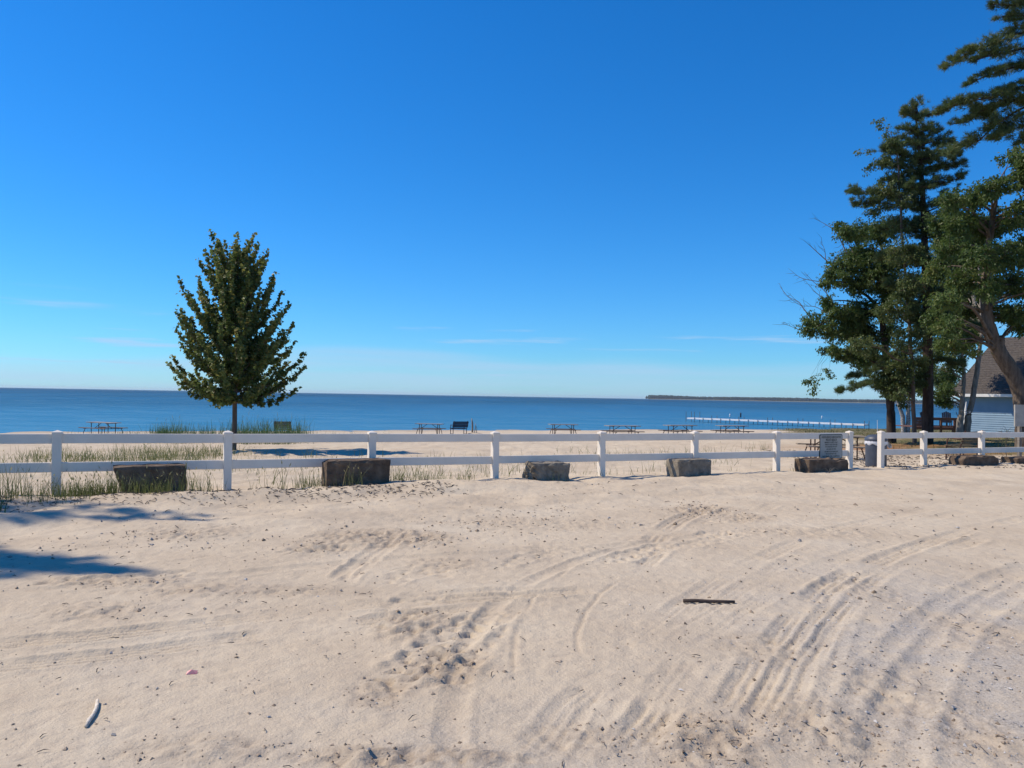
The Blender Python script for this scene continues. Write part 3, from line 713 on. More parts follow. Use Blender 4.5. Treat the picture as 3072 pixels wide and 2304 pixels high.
# ================================================================== BENCHES
def bench(name, loc, rz, label, slat, fr, L=1.3, curved=False, sc=1.0):
    root = empty(name, loc, rz); tag(root, label, 'bench')
    for k in range(4): MB().box((0, .05 + k * .105, .44 - .012 * (3 - k)), (L, .092, .03), None, 1, .004).build('seat_slat', M[slat], root)
    for k in range(4):
        z = .54 + k * .095; yb = -.04 - (z - .44) * .28
        mt = Matrix.Rotation(R(-15), 4, 'X'); MB().box((0, yb, z), (L, .026, .086), mt, 1, .004).build('back_slat', M[slat], root)
    for sx in (-1, 1):
        x = sx * (L / 2 - .07)
        MB().tube([(x, .40, -.12), (x, .38, .30), (x, .38, .42), (x, .34, .64)], .022, 8).build('leg', M[fr], root)
        MB().tube([(x, -.02, -.12), (x, -.02, .40), (x, -.06, .52), (x, -.17, .90)], .022, 8).build('leg', M[fr], root)
        ap = [(x, .36, .63), (x, .30, .665), (x, .20, .655), (x, .05, .64), (x, -.09, .645)] if curved else [(x, .40, .64), (x, -.10, .64)]
        MB().tube(ap, .022, 8).build('armrest', M[fr], root)
        MB().tube([(x, .40, .40), (x, -.03, .40)], .018, 7).build('seat_support', M[fr], root)
        MB().tube([(x, .40, .10), (x, -.02, .10)], .014, 7).build('stretcher', M[fr], root)
    return root
p = ground_at(1380, 49); bench('beach_bench', p, R(28), 'dark navy metal bench beside the driftwood stakes on the beach', 'navy', 'navy', 1.05)
p = ground_at(849, 45); bench('beach_bench', p, R(8), 'olive wooden bench half hidden in reeds right of the young maple', 'olivewood', 'frame', .95)
p = ground_at(2895, 24.2); bench('beach_bench', (p.x + .25, p.y + .25, p.z), R(38), 'tan slatted bench with curved arm behind the right fence', 'olivewood', 'rust', 1.35, True)

# ================================================================== DRIFTWOOD STAKES, STICKS, LITTER
def stake(px0, px1, pyt, rad, label, Y=50):
    a = ground_at(px0, Y); b = at_y(px1, pyt, Y); root = empty('driftwood_stake', a); d = b - a
    pts = [Vector((0, 0, -.15)), d * .3 + Vector((.02, 0, 0)), d * .65 + Vector((.03, 0, 0)), d]
    MB().tube(pts, [rad * 1.1, rad, rad * .9, rad * .45], 8).build('weathered_wood', M['driftwood'], root, True); tag(root, label, 'driftwood', 'driftwood stakes upright in the sand')
stake(1418, 1415, 1255, .055, 'tallest, thickest grey driftwood stake right of the dark bench')
stake(1424, 1427, 1271, .024, 'thin middle driftwood stake leaning right')
stake(1430, 1429, 1279, .020, 'shortest driftwood stake, rightmost of the three')
p = ground_px(2127, 1808)
root = empty('stick', (p.x, p.y, p.z + .012), R(-1)); tag(root, 'straight dark stick lying alone on the smooth sand', 'stick')
MB().tube([(-.205, 0, .002), (-.1, .004, .004), (0, -.002, .003), (.1, .003, .002), (.205, 0, .003)], [.015, .0145, .0135, .0125, .011], 9).build('wood', M['stickdark'], root, True)
p = ground_px(272, 2150)
root = empty('bleached_stick', (p.x, p.y, p.z + .008), 0); tag(root, 'short curved bleached white stick at the lower left', 'stick')
a = [ground_px(*q) for q in ((292, 2108), (290, 2130), (280, 2150), (268, 2166), (258, 2186))]
MB().tube([(q.x - p.x, q.y - p.y, .006) for q in a], [.008, .010, .009, .0105, .008], 9).build('wood', M['stickpale'], root, True)
MB().tube([(a[3].x - p.x - .012, a[3].y - p.y, .008), (a[3].x - p.x + .014, a[3].y - p.y + .006, .010)], [.006, .004], 7).build('knot', M['stickpale'], root, True)
p = ground_px(575, 2020)
root = empty('pink_scrap', p, R(15)); tag(root, 'small pink scrap lying on the sand at left', 'litter')
m_ = MB(); m_.v = [(-.030, -.010, .001), (.028, -.012, .001), (.032, .014, .012), (-.008, .018, .018), (-.026, .010, .012), (0, 0, .024)]
m_.f = [[0, 1, 5], [1, 2, 5], [2, 3, 5], [3, 4, 5], [4, 0, 5]]; m_.build('scrap', M['pink'], root)
p = ground_px(1155, 1506)

# marker rod by the gap, signboard at the right edge
p = ground_px(2634, 1345)
root = empty('marker_rod', p); tag(root, 'thin white marker rod rising above the gap post', 'rod')
q = at_y(2632, 1260, p.y); MB().tube([(0, 0, -.2), (q.x - p.x, 0, q.z - p.z)], [.012, .008], 6).build('rod', M['rod'], root)
def signboard():
    a = ground_px(3058, 1374); Y = a.y
    root = empty('signboard', a, R(12)); tag(root, 'blank grey board on a post at the right picture edge', 'signboard')
    zt = at_y(3050, 1214, Y).z - a.z; zb = at_y(3050, 1279, Y).z - a.z; x0 = at_y(3034, 1245, Y).x - a.x
    MB().box((x0 + .55, -.07, (zt + zb) / 2), (1.1, .05, zt - zb), None, 1, .004).build('board', M['board'], root)
    for x in (0, .75): MB().box((x, 0, zt / 2 - .2), (.095, .095, zt + .2), None, 1, .004).build('post', M['bark_grey'], root)
signboard()

# ================================================================== DOCK AND WATER MARKERS
def dock():
    A = on_z(2066, 1265, WZ); B = on_z(2600, 1287, WZ); B.z = A.z = WZ
    d = B - A; L = d.length; d.normalize(); n = Vector((-d.y, d.x, 0))
    root = empty('dock', A); tag(root, 'long narrow pale dock on thin posts reaching into the lake', 'dock')
    NS = 9; sec = L / NS
    for k in range(NS):
        a = d * (k * sec + .03) + Vector((0, 0, .42)); b = d * ((k + 1) * sec - .03) + Vector((0, 0, .42))
        MB().beam(a, b, 1.1, .16).build('deck_section', M['pier'], root)
    k = 0
    for k in range(2 * NS + 1):
        for sd in (-1, 1):
            hgt = 1.25 if k < 2 else (.55 + .3 * ((k * 7 + (sd > 0) * 3) % 3 == 0))
            q = d * (k * sec * .5) + n * (.59 * sd)
            MB().tube([q + Vector((0, 0, -1.2)), q + Vector((0, 0, hgt))], .032, 6).build('dock_post', M['steel'], root)
dock()
for px, py, h, lb in ((2190, 1250, .45, 'small pale marker in the lake above the dock'), (2222, 1252, .75, 'dark upright marker in the lake, tallest above the dock'), (2466, 1255, .40, 'small marker in the lake right of the others')):
    p = on_z(px, py, WZ); root = empty('water_marker', (p.x, p.y, WZ)); tag(root, lb, 'marker', 'markers standing in the lake')
    MB().lathe([(.02, -1), (.10, -.2), (.12, .0), (.10, h * .55), (.13, h * .7), (.08, h), (0, h * 1.04)], 8).build('float', M['buoy'] if h > .6 else M['rod'], root, True)

# ================================================================== HOUSE, DECK, UMBRELLA
def house():
    W0 = at_y(2886, 1290, 47); z0 = gz(W0.x, W0.y) - .05
    wd = Vector((FD[1], -FD[0], 0)) * 1.0          # along the wall towards the camera
    wd = Vector((.451, -.893, 0)).normalized(); inn = Vector((.893, .451, 0)).normalized()
    root = empty('blue_house', (W0.x, W0.y, z0)); tag(root, 'pale blue clapboard house behind the trees at the right', 'house')
    Lw = 10.5; D = 8.0; ez = at_y(2886, 1172, 47).z - z0
    # wall core
    def quadbox(name, a, b, th, zlo, zhi, m, parent=root, out_=0):
        p = a + (b - a) * .5; v = (b - a); l = v.length; v.normalize()
        mt = Matrix((v, Vector((0, 0, 1)).cross(v), Vector((0, 0, 1)))).transposed().to_4x4()
        return MB().box(Vector((p.x, p.y, (zlo + zhi) / 2)), (l, th, zhi - zlo), mt).build(name, M[m], parent)
    o0 = Vector((0, 0, 0))
    core = MB()
    cor = [o0 + inn * .08, wd * Lw + inn * .08, wd * Lw + inn * D, inn * D]
    n = 4; core.v = [(c.x, c.y, -.2) for c in cor] + [(c.x, c.y, ez) for c in cor]; core.f = [[0, 1, 5, 4], [1, 2, 6, 5], [2, 3, 7, 6], [3, 0, 4, 7], [4, 5, 6, 7]]
    wall = core.build('wall', M['siding'], root)
    H = .127; k = 0; z = .15
    while z < ez - .02:
        b = MB(); t = .036; zz = min(z + H, ez)
        a0 = wd * .09; a1 = wd * Lw
        def P(a, o, z_): q = a - inn * o + inn * .08; return (q.x, q.y, z_)
        b.v = [P(a0, t, z), P(a1, t, z), P(a1, .004, zz), P(a0, .004, zz), P(a0, 0, z), P(a1, 0, z)]
        b.f = [[0, 1, 2, 3], [0, 4, 5, 1], [0, 3, 4], [1, 5, 2]]
        b.build('siding_board', M['siding'], wall); z += H
    # far gable end boards are turned away; corner trim
    MB().box((.0 + .02, .02, (ez - .2) / 2), (.11, .11, ez + .2), Matrix.Rotation(math.atan2(wd.y, wd.x), 4, 'Z')).build('corner_trim', M['trim'], root)
    # roof
    ov = .5; rise = .78
    def RP(s, i, lift=0): q = wd * s + inn * i; return Vector((q.x, q.y, ez + .02 + (i + ov) * rise - .18 + lift))
    rf = MB(); ridge = D / 2
    e0, e1 = -.45, Lw + .4
    pts = [RP(e0, -ov), RP(e1, -ov), RP(e1, ridge), RP(e0, ridge)]
    back = [wd * e0 + inn * (D + ov), wd * e1 + inn * (D + ov)]
    bz = pts[0].z
    pts += [Vector((back[0].x, back[0].y, bz)), Vector((back[1].x, back[1].y, bz))]
    th = Vector((0, 0, .12))
    rf.v = [tuple(p) for p in pts] + [tuple(p - th) for p in pts]
    rf.f = [[0, 1, 2, 3], [3, 2, 5, 4], [6, 9, 8, 7], [9, 10, 11, 8], [0, 6, 7, 1], [0, 3, 9, 6], [3, 4, 10, 9], [1, 7, 8, 2], [2, 8, 11, 5], [4, 5, 11, 10]]
    roof = rf.build('roof', M['shingle'], root)
    nn = 24
    for k in range(nn):                              # shingle courses, each lapping the one below
        i0 = -ov + (ridge + ov) * k / nn; i1 = -ov + (ridge + ov) * (k + 1.05) / nn
        c = MB(); a, b_, c_, d_ = RP(e0 - .02, i0 - .03, .035), RP(e1, i0 - .03, .035), RP(e1, i1, .008), RP(e0 - .02, i1, .008)
        a2, b2 = a - Vector((0, 0, .025)), b_ - Vector((0, 0, .025))
        c.v = [tuple(q) for q in (a, b_, c_, d_, a2, b2)]; c.f = [[0, 1, 2, 3], [0, 4, 5, 1], [0, 3, 4]]
        c.build('shingle_course', M['shingle'], roof)
    p0 = RP(e0, -ov - .02); p1 = RP(e1, -ov - .02)
    MB().beam(p0 - Vector((0, 0, .10)), p1 - Vector((0, 0, .10)), .03, .17).build('fascia', M['trim'], roof)
    so_ = MB(); q = [wd * e0 - inn * ov, wd * e1 - inn * ov, wd * e1 + inn * .1, wd * e0 + inn * .1]
    so_.v = [(a.x, a.y, p0.z - .17) for a in q]; so_.f = [[0, 1, 2, 3]]; so_.build('soffit', M['trim'], roof)
    # gable triangle at the far end
    gt = MB(); a = inn * .08 + Vector((0, 0, ez)); b = inn * D + Vector((0, 0, ez)); c = inn * ridge + Vector((0, 0, ez + (ridge + ov) * rise - .2)); s_ = wd * .05
    gt.v = [tuple(a + s_), tuple(b + s_), tuple(c + s_), tuple(a + s_ * 3), tuple(b + s_ * 3), tuple(c + s_ * 3)]; gt.f = [[0, 1, 2], [5, 4, 3], [0, 3, 4, 1], [1, 4, 5, 2], [2, 5, 3, 0]]; gt.build('gable', M['siding'], root)
house()
def deck():
    Y = 49.0
    A = at_y(2746, 1300, Y); B = at_y(2900, 1300, Y); z0 = gz((A.x + B.x) / 2, Y) - .1
    root = empty('timber_deck', ((A.x + B.x) / 2, Y, z0)); tag(root, 'red-brown timber deck with railing between the trunks', 'deck'); L = B.x - A.x
    ax = A.x - root.location.x
    def Z(py): return at_y(2810, py, Y).z - z0
    tl = Matrix.Rotation(0, 4, 'Z')
    def bd(name, x0, x1, zt, zb, y=0, th=.05, m='deckwood'): return MB().box(((x0 + x1) / 2, y, (zt + zb) / 2), (x1 - x0, th, zt - zb), None, 1, .004).build(name, M[m], root)
    x0, x1 = ax, -ax
    fz1, fz0 = Z(1281.5), Z(1289.5)
    bd('top_rail', x0, x1, Z(1252.5), Z(1261), 0, .14)
    bd('bench_board', x0, x1, Z(1276), Z(1279.5), .03, .3)
    bd('fascia_board', x0, x1, fz1, fz0, 0.02, .05)
    for k in range(12): MB().box((0, .15 + k * .30, fz1 - .02), (L, .285, .04)).build('floor_board', M['deckwood'], root)
    for px in (2747, 2785, 2826, 2866, 2899):
        x = at_y(px, 1290, Y).x - root.location.x; bd('railing_post', x - .05, x + .05, Z(1252.7), -.15, .10, .09)
    for zt, zb in ((1263, 1269.5), (1270, 1276.2)):                       # closed boards at the stair end
        bd('side_board', x0, at_y(2770, 1260, Y).x - root.location.x, Z(zt), Z(zb), .0, .04)
    bd('skirt_board', x0, at_y(2768, 1290, Y).x - root.location.x, Z(1281), Z(1287.5), -.02, .03)
    for px in (2856, 2862):
        x = at_y(px, 1300, Y).x - root.location.x; bd('stair_leg', x - .03, x + .03, fz0, -.1, -.05, .05)
    global DECK_TOP, DECK_Y
    DECK_TOP = z0 + fz1; DECK_Y = Y
deck()
def deck_chair(px, dy, rz, label):
    p = at_y(px, 1270, DECK_Y + dy); root = empty('deck_chair', (p.x, p.y, DECK_TOP), rz); tag(root, label, 'deck chair', 'navy chairs on the deck')
    for k in range(4): MB().box((0, .10 + k * .12, .30 + k * .03), (.50, .11, .025)).build('seat_slat', M['navy'], root)
    mt = Matrix.Rotation(R(-20), 4, 'X')
    for k in range(5): MB().box(((k - 2) * .105, -.16, .62 - abs(k - 2) * .02), (.095, .025, .76 - abs(k - 2) * .05), mt).build('back_slat', M['navy'], root)
    for sx in (-1, 1):
        MB().box((sx * .29, .48, .25), (.04, .09, .50)).build('leg', M['navy'], root); MB().box((sx * .29, -.06, .25), (.04, .09, .50)).build('leg', M['navy'], root)
        MB().box((sx * .31, .20, .515), (.12, .74, .025)).build('armrest', M['navy'], root)
deck_chair(2768, 1.0, R(10), 'dark chair on the deck half hidden behind the thick dark trunk')
deck_chair(2838, 1.2, R(-20), 'dark chair on the deck in the middle of the railing')
deck_chair(2866, 1.6, R(60), 'dark chair on the deck beside the leaning trunks')
def umbrella():
    Y = 45.2; top = at_y(2899, 1205, Y); bot = at_y(2892, 1284, Y); g_ = gz(bot.x, Y)
    root = empty('furled_umbrella', (bot.x, Y, g_)); tag(root, 'furled white umbrella between the two leaning trunks', 'umbrella')
    a = bot - Vector((bot.x, Y, g_)); b = top - Vector((bot.x, Y, g_))
    MB().tube([(0, 0, -.1), b], .02, 8).build('pole', M['rod'], root)
    pts = [a.lerp(b, t) for t in (0, .15, .35, .6, .85, 1)]
    m_ = MB().tube(pts, [.03, .055, .085, .07, .04, .02], 10); m_.build('canopy', M['umbrella'], root)
umbrella()

# ================================================================== TREES
def leaves(name, C, T, Nn, L, W, var, material, parent, fold=.12):
    T = norm(T); S = norm(np.cross(T, Nn)); Nn = np.cross(S, T)
    L = L[:, None]; w = L * W
    b = C - T * L * .5; t = C + T * L * .5; l = C + S * w * .5 + Nn * L * fold - T * L * .06; r = C - S * w * .5 + Nn * L * fold - T * L * .06
    V = np.stack([b, l, t, r], 1).reshape(-1, 3); k = np.arange(len(C))[:, None] * 4
    F = np.concatenate([k + np.array([[0, 3, 2]]), k + np.array([[0, 2, 1]])])
    return tag(np_obj(name, V, F, material, parent, attrs={'var': np.repeat(var, 4)}), kind='stuff')
def bez(a, b, lift, n=6, wob=.0):
    a = Vector(a); b = Vector(b); l = (b - a).length; out = []
    for i in range(n + 1):
        t = i / n; p = a.lerp(b, t) + Vector((0, 0, lift * math.sin(math.pi * t)))
        if 0 < i < n and wob: p += Vector((random.gauss(0, wob), random.gauss(0, wob), random.gauss(0, wob)))
        out.append(p)
    return out
def crand(n): return norm(rng.normal(size=(n, 3)))

# ---- young maple left of centre
def maple():
    base = ground_px(701, 1350); Y = base.y; k = Y / FPX
    root = empty('young_maple_tree', base); tag(root, 'young maple tree with dense pointed crown standing alone left of centre', 'tree')
    H = (1350 - 722) * k
    prof_z = np.array([1205, 1170, 1120, 1080, 1020, 960, 900, 870, 840, 760, 718]); pz = (1350 - prof_z) * k
    pl = np.array([95, 158, 180, 184, 188, 168, 152, 148, 108, 76, 56]) * k; pr = np.array([125, 185, 196, 192, 180, 168, 130, 118, 102, 72, 40]) * k
    tr = [Vector((0, 0, -.2)), Vector((.0, 0, 0)), Vector((.015, 0, .8)), Vector((.0, 0, 1.6)), Vector((.03, .02, 3.0)), Vector((-.02, 0, 4.6)), Vector((-.05, .02, 6.0)), Vector((-.08, 0, H - .5))]
    MB().tube(tr, [.12, .092, .082, .076, .058, .038, .022, .008], 12).build('trunk', M['bark'], root, True)
    C = []; T = []; Nn = []; Ls = []; Vr = []; limbs = MB()
    nb = 104
    def tx(z): return np.interp(z, [p.z for p in tr], [p.x for p in tr])
    for i in range(nb):
        f = (i + .5) / nb; zt = pz[0] + .22 + (H - pz[0] - .25) * f ** .92
        az_ = i * 2.39996 + random.uniform(-.3, .3); ca, sa = math.cos(az_), math.sin(az_)
        rmax = np.interp(zt, pz, pr) if ca > 0 else np.interp(zt, pz, pl)
        rr = rmax * random.uniform(.80, 1.04)
        slope = np.interp(f, [0, .2, .6, 1], [.22, .55, 1.15, 2.2]) * random.uniform(.85, 1.15)
        za = max(1.42 + .25 * random.random(), zt - rr * slope)
        a = Vector((tx(za), 0, za)); b = Vector((tx(zt) * .5 + rr * ca, rr * sa, zt))
        sag = -.10 * rr
        P = bez(a, b, sag, 6, .02); limbs.tube(P, [.028 * (1 - t / 6.5) + .004 for t in range(7)], 5, False)
        L = (b - a).length; ns = int(8 + L * 5.5)
        for j in range(ns):
            t = .16 + .84 * (j + random.random()) / ns; q = t * 6; i0 = min(int(q), 5); o = P[i0].lerp(P[i0 + 1], q - i0)
            bd = (P[i0 + 1] - P[i0]).normalized(); side = Vector(crand(1)[0]); side -= bd * side.dot(bd); side.normalize()
            dr = (bd * .75 + side * .75 + Vector((0, 0, .30))).normalized(); sl = random.uniform(.16, .42) * (1.15 - .45 * t)
            if t > .93: dr = (bd + Vector((0, 0, .35))).normalized(); sl = .42
            nl = int(8 + sl * 32)
            ts = rng.random(nl)[:, None]; c = np.array(o) + ts * sl * np.array(dr) + rng.normal(0, .035, (nl, 3))
            C.append(c); tt = rng.normal(0, .55, (nl, 3)) + np.array(dr) * .5 + np.array([0, 0, -.5]); T.append(tt)
            Nn.append(rng.normal(0, .5, (nl, 3)) + np.array([ca * .5, sa * .5, .8])); Ls.append(rng.uniform(.085, .15, nl))
            young = .25 * (t > .75) + .22 * max(0, f - .55)
            warm = .35 if random.random() < .10 else 0
            Vr.append(np.clip(rng.normal(.36 + young + warm, .16, nl), 0, 1))
    tag(limbs.build('branches', M['bark'], root, True), kind='stuff')
    leaves('crown', np.concatenate(C), np.concatenate(T), np.concatenate(Nn), np.concatenate(Ls), .95, np.concatenate(Vr), M['maple'], root)
maple()

# ---- broadleaf trees built from leafy boughs
def near_trunk(tr, c):
    best = None
    for i in range(len(tr) - 1):
        for t in (0, .25, .5, .75):
            p = tr[i].lerp(tr[i + 1], t); h = (Vector((p.x, p.y, 0)) - Vector((c.x, c.y, 0))).length
            want = c.z - .25 * h; cost = abs(p.z - want) + .2 * h
            if best is None or cost < best[0]: best = (cost, p, i + t)
    return best[1], best[2]
def broadleaf(name, label, trunks, lobes, leafm, barkm, leaf=.12, dens=1.0, group=None, dead=None, zspread=1.2, droop=.6, leafW=.55):
    # trunks: list of (polyline of (px,py,Y), radii); lobes: (px,py,rx,ry,Y,sparse)
    first = trunks[0][0]; b0 = ground_at(first[0][0], first[0][2]); root = empty(name, b0); tag(root, label, 'tree', group)
    off = b0; TR_ = []
    for pl, rad in trunks:
        pts = [at_y(*q) - off for q in pl]; g0 = ground_at(pl[0][0], pl[0][2]) - off if pl[0][1] > 1200 else None
        if g0 is not None: pts[0] = g0 - Vector((0, 0, .25))
        # smooth
        P = smooth_poly(np.array(pts), 4); P = [Vector(q) + Vector((random.gauss(0, .012), random.gauss(0, .012), 0)) for q in P]
        rr = np.interp(np.linspace(0, 1, len(P)), np.linspace(0, 1, len(rad)), rad); rr[0] *= 1.25
        MB().tube(P, list(rr), 12).build('trunk', M[barkm], root, True); TR_.append((P, rr))
    limbs = MB(); C = []; T = []; Nn = []; Ls = []; Vr = []
    lobes = [tuple(l) for l in lobes]
    lobes += [(l[0] + random.uniform(-26, 26), l[1] + random.uniform(-20, 20), l[2] * .9, l[3], l[4] + random.uniform(-1.8, 1.8)) for l in lobes if len(l) < 6]
    dense = []
    for lb in lobes:
        px, py, rx, ry, Y = lb[:5]; sp = lb[5] if len(lb) > 5 else 1.0
        k = Y / FPX; c = at_y(px, py, Y + random.uniform(-zspread, zspread)) - off; a, b = rx * k, ry * k * 1.15; dz = (a + b) * .5
        best = None
        for P, rr in TR_:
            p, i = near_trunk(P, c); h = (p - c).length
            if best is None or h < best[0]: best = (h, p, rr[min(int(i), len(rr) - 1)])
        if sp >= .6: dense.append(c)
        elif dense:
            q = min(dense, key=lambda z_: (z_ - c).length); best = ((q - c).length, q, .04)
        pts = bez(best[1], c, .10 * best[0], 6, .04 * min(1, best[0]))
        r0 = min(best[2] * .55, .018 + .016 * best[0]) * (.4 if sp < 1 else 1); limbs.tube(pts, [r0 * (1 - t / 7.5) for t in range(7)], 6, False)
        vol = (a * b * dz) ** (2 / 3.); nt_ = max(6, int(vol * 100 * sp))
        tone = random.gauss(0, .08)
        for j in range(nt_):
            u = crand(1)[0]; rad = (.35 + .65 * random.random() ** .6)
            tip = np.array(c) + u * np.array([a, dz, b]) * rad
            st = np.array(c) + (tip - np.array(c)) * .35 + np.array([0, 0, -.08 * b])
            limbs.tube([st, (st + tip) / 2 + rng.normal(0, .03, 3), tip], [.010, .007, .003], 3, False) if j % 2 == 0 else None
            nl = int(22 * dens * (.7 + .6 * random.random()) * (.75 if sp < 1 else 1))
            ts = .25 + .85 * rng.random(nl)[:, None]; q = st + (tip - st) * ts + rng.normal(0, .085, (nl, 3)) * np.array([1, 1, .6])
            C.append(q); dr = norm((tip - st)[None])[0]
            T.append(rng.normal(0, .5, (nl, 3)) + dr * .5 + np.array([0, 0, -droop])); Nn.append(rng.normal(0, .45, (nl, 3)) + np.array([u[0] * .3, u[1] * .3, .9]))
            Ls.append(rng.uniform(.75, 1.25, nl) * leaf); tw = .30 if random.random() < .06 else 0
            Vr.append(np.clip(rng.normal(.42 + tone + tw, .17, nl), 0, 1))
    tag(limbs.build('branches', M[barkm], root, True), kind='stuff')
    leaves('crown', np.concatenate(C), np.concatenate(T), np.concatenate(Nn), np.concatenate(Ls), leafW, np.concatenate(Vr), M[leafm], root)
    if dead:
        d_ = MB()
        for pl, r0 in dead:
            Yd = pl[0][2] if len(pl[0]) > 2 else 36.5
            P = smooth_poly(np.array([at_y(q[0], q[1], Yd + .5 * i) - off for i, q in enumerate(pl)]), 4)
            d_.tube([Vector(q) for q in P], list(np.linspace(r0, .005, len(P))), 5, False)
            for j in range(2, len(P) - 1):
                if random.random() < .75:
                    e = P[j] + np.array([random.uniform(-.6, .1), random.uniform(-.3, .3), random.uniform(-.2, .5)]); mdl = (P[j] + e) / 2 + rng.normal(0, .05, 3)
                    d_.tube([P[j], mdl, e], [.009, .007, .003], 4, False)
        tag(d_.build('dead_branches', M['dead'], root, True), kind='stuff')
    return root
grp = 'trees in the clump at the right'
YA = 36.6
broadleaf('broadleaf_tree', 'leafy tree with dead bare branches on its left, leftmost of the clump', 
    [([(2675, 1322, YA), (2673, 1240, YA), (2668, 1150, YA), (2655, 1040, YA), (2648, 945, YA), (2655, 860, YA), (2650, 760, YA), (2620, 690, YA)], [.21, .19, .18, .15, .13, .09, .06, .02]),
     ([(2648, 945, YA), (2630, 918, YA), (2590, 880, YA), (2540, 850, YA - .5), (2480, 840, YA - .8)], [.10, .085, .06, .04, .015])],
    [(x, y, rx, ry, YA, *s) for x, y, rx, ry, *s in [(2575,700,75,33),(2655,690,60,40),(2520,678,26,16),(2540,790,62,38),(2615,790,70,45),(2492,842,40,26),(2560,862,60,26),(2590,925,66,34),(2530,935,48,24),
     (2440,985,52,30),(2505,990,66,40),(2585,1000,66,42),(2490,1050,34,20),(2545,1065,48,28),(2615,1075,60,40),(2655,1010,44,44),(2660,870,45,55),(2665,780,50,50),(2610,850,60,36),(2560,960,56,34),(2480,905,40,22),(2590,750,60,30),(2440,1140,36,16,.35),(2490,1122,40,16,.4),(2441,1172,10,16,.4),(2425,1145,16,10,.4)]],
    'oak', 'bark_dark', .125, 1.0, grp,
    dead=[([(2545,770),(2510,700),(2480,675),(2442,655)], .03), ([(2500,800),(2450,755),(2423,731)], .03), ([(2477,780),(2474,750),(2463,725)], .018), ([(2560,870),(2500,850),(2440,842),(2400,832),(2365,805)], .03),
          ([(2520,950),(2480,880),(2440,845),(2412,815)], .028), ([(2520,945),(2485,903),(2450,880),(2412,838)], .03), ([(2445,970),(2410,925),(2395,905),(2365,890),(2340,860)], .028), ([(2480,940),(2445,920),(2400,915),(2350,880)], .02),
          ([(2430,1000),(2400,990),(2370,978),(2345,968)], .016), ([(2580,1110),(2540,1090),(2490,1070)], .016), ([(2560,760),(2545,730),(2530,705)], .018)])
YC = 33.5
broadleaf('slender_tree', 'slender pale-barked tree with loose airy leaves in front of the pine',
    [([(2744, 1334, YC), (2742, 1260, YC), (2738, 1150, YC), (2730, 1000, YC), (2718, 860, YC), (2706, 700, YC), (2698, 560, YC), (2690, 450, YC), (2668, 392, YC)], [.10, .085, .08, .075, .065, .05, .04, .025, .01])],
    [(x, y, rx, ry, YC, *s) for x, y, rx, ry, *s in [(2640,368,26,18,.5),(2655,398,22,18,.7),(2690,430,30,24),(2590,457,30,9,.7),(2640,480,42,26,.8),(2700,500,46,40,.8),(2600,508,26,12,.7),(2660,560,56,36,.9),(2715,595,46,36,.8),(2630,622,56,30,.9),
     (2695,680,56,40,.9),(2690,760,54,46,.9),(2730,850,48,46,.9),(2690,930,45,40,.9),(2710,1020,50,46,.9),(2692,1100,52,44),(2680,1170,48,30),(2712,1205,26,22),(2640,1135,44,34),(2750,920,40,40,.8),(2760,1010,40,40,.8),(2755,1090,34,40,.8),(2750,760,40,40),(2735,930,44,40),(2755,980,40,36),(2720,880,44,40),(2600,1040,50,34),(2660,940,46,36)]],
    'cherry', 'bark', .115, 1.0, grp, zspread=.9)
YG = 29.5
broadleaf('leaning_tree', 'large leaning tree with thick curved trunk at the right picture edge',
    [([(3082, 1372, YG), (3068, 1215, YG), (3052, 1150, YG), (3018, 1090, YG), (2992, 1045, YG), (2974, 1000, YG), (2962, 940, YG), (2956, 860, YG), (2964, 760, YG), (2980, 640, YG), (3000, 540, YG)], [.36, .30, .29, .28, .26, .23, .19, .165, .13, .09, .03]),
     ([(2998, 1052, YG), (3002, 1028, YG - .1), (3006, 1012, YG - .2)], [.15, .13, .11])],
    [(x, y, rx, ry, YG, *s) for x, y, rx, ry, *s in [(3052,470,40,30),(3062,540,50,40),(3005,478,18,20,.7),(2992,566,50,36),(2920,592,52,36),(2852,600,48,36),(2822,662,48,40),(2900,670,66,45),(2990,670,66,50),(3065,640,40,50),
     (2838,740,58,45),(2920,760,66,50),(3012,770,66,52),(3080,740,40,50),(2806,806,46,40),(2880,850,58,42),(2972,860,40,42),(3050,860,56,48),(2832,902,50,40),(2900,936,50,32),(3045,945,56,36),(2852,972,42,26),(2800,960,36,36),
     (3100,480,50,60),(3120,600,50,60),(3130,740,60,70),(3130,880,60,60),(2850,1035,44,24),(2905,1010,40,24),(2920,1058,50,14,.5),(3075,965,50,40),(3010,950,36,26)]],
    'oak', 'bark', .125, 1.05, grp, zspread=2.0)
YE = 40.5
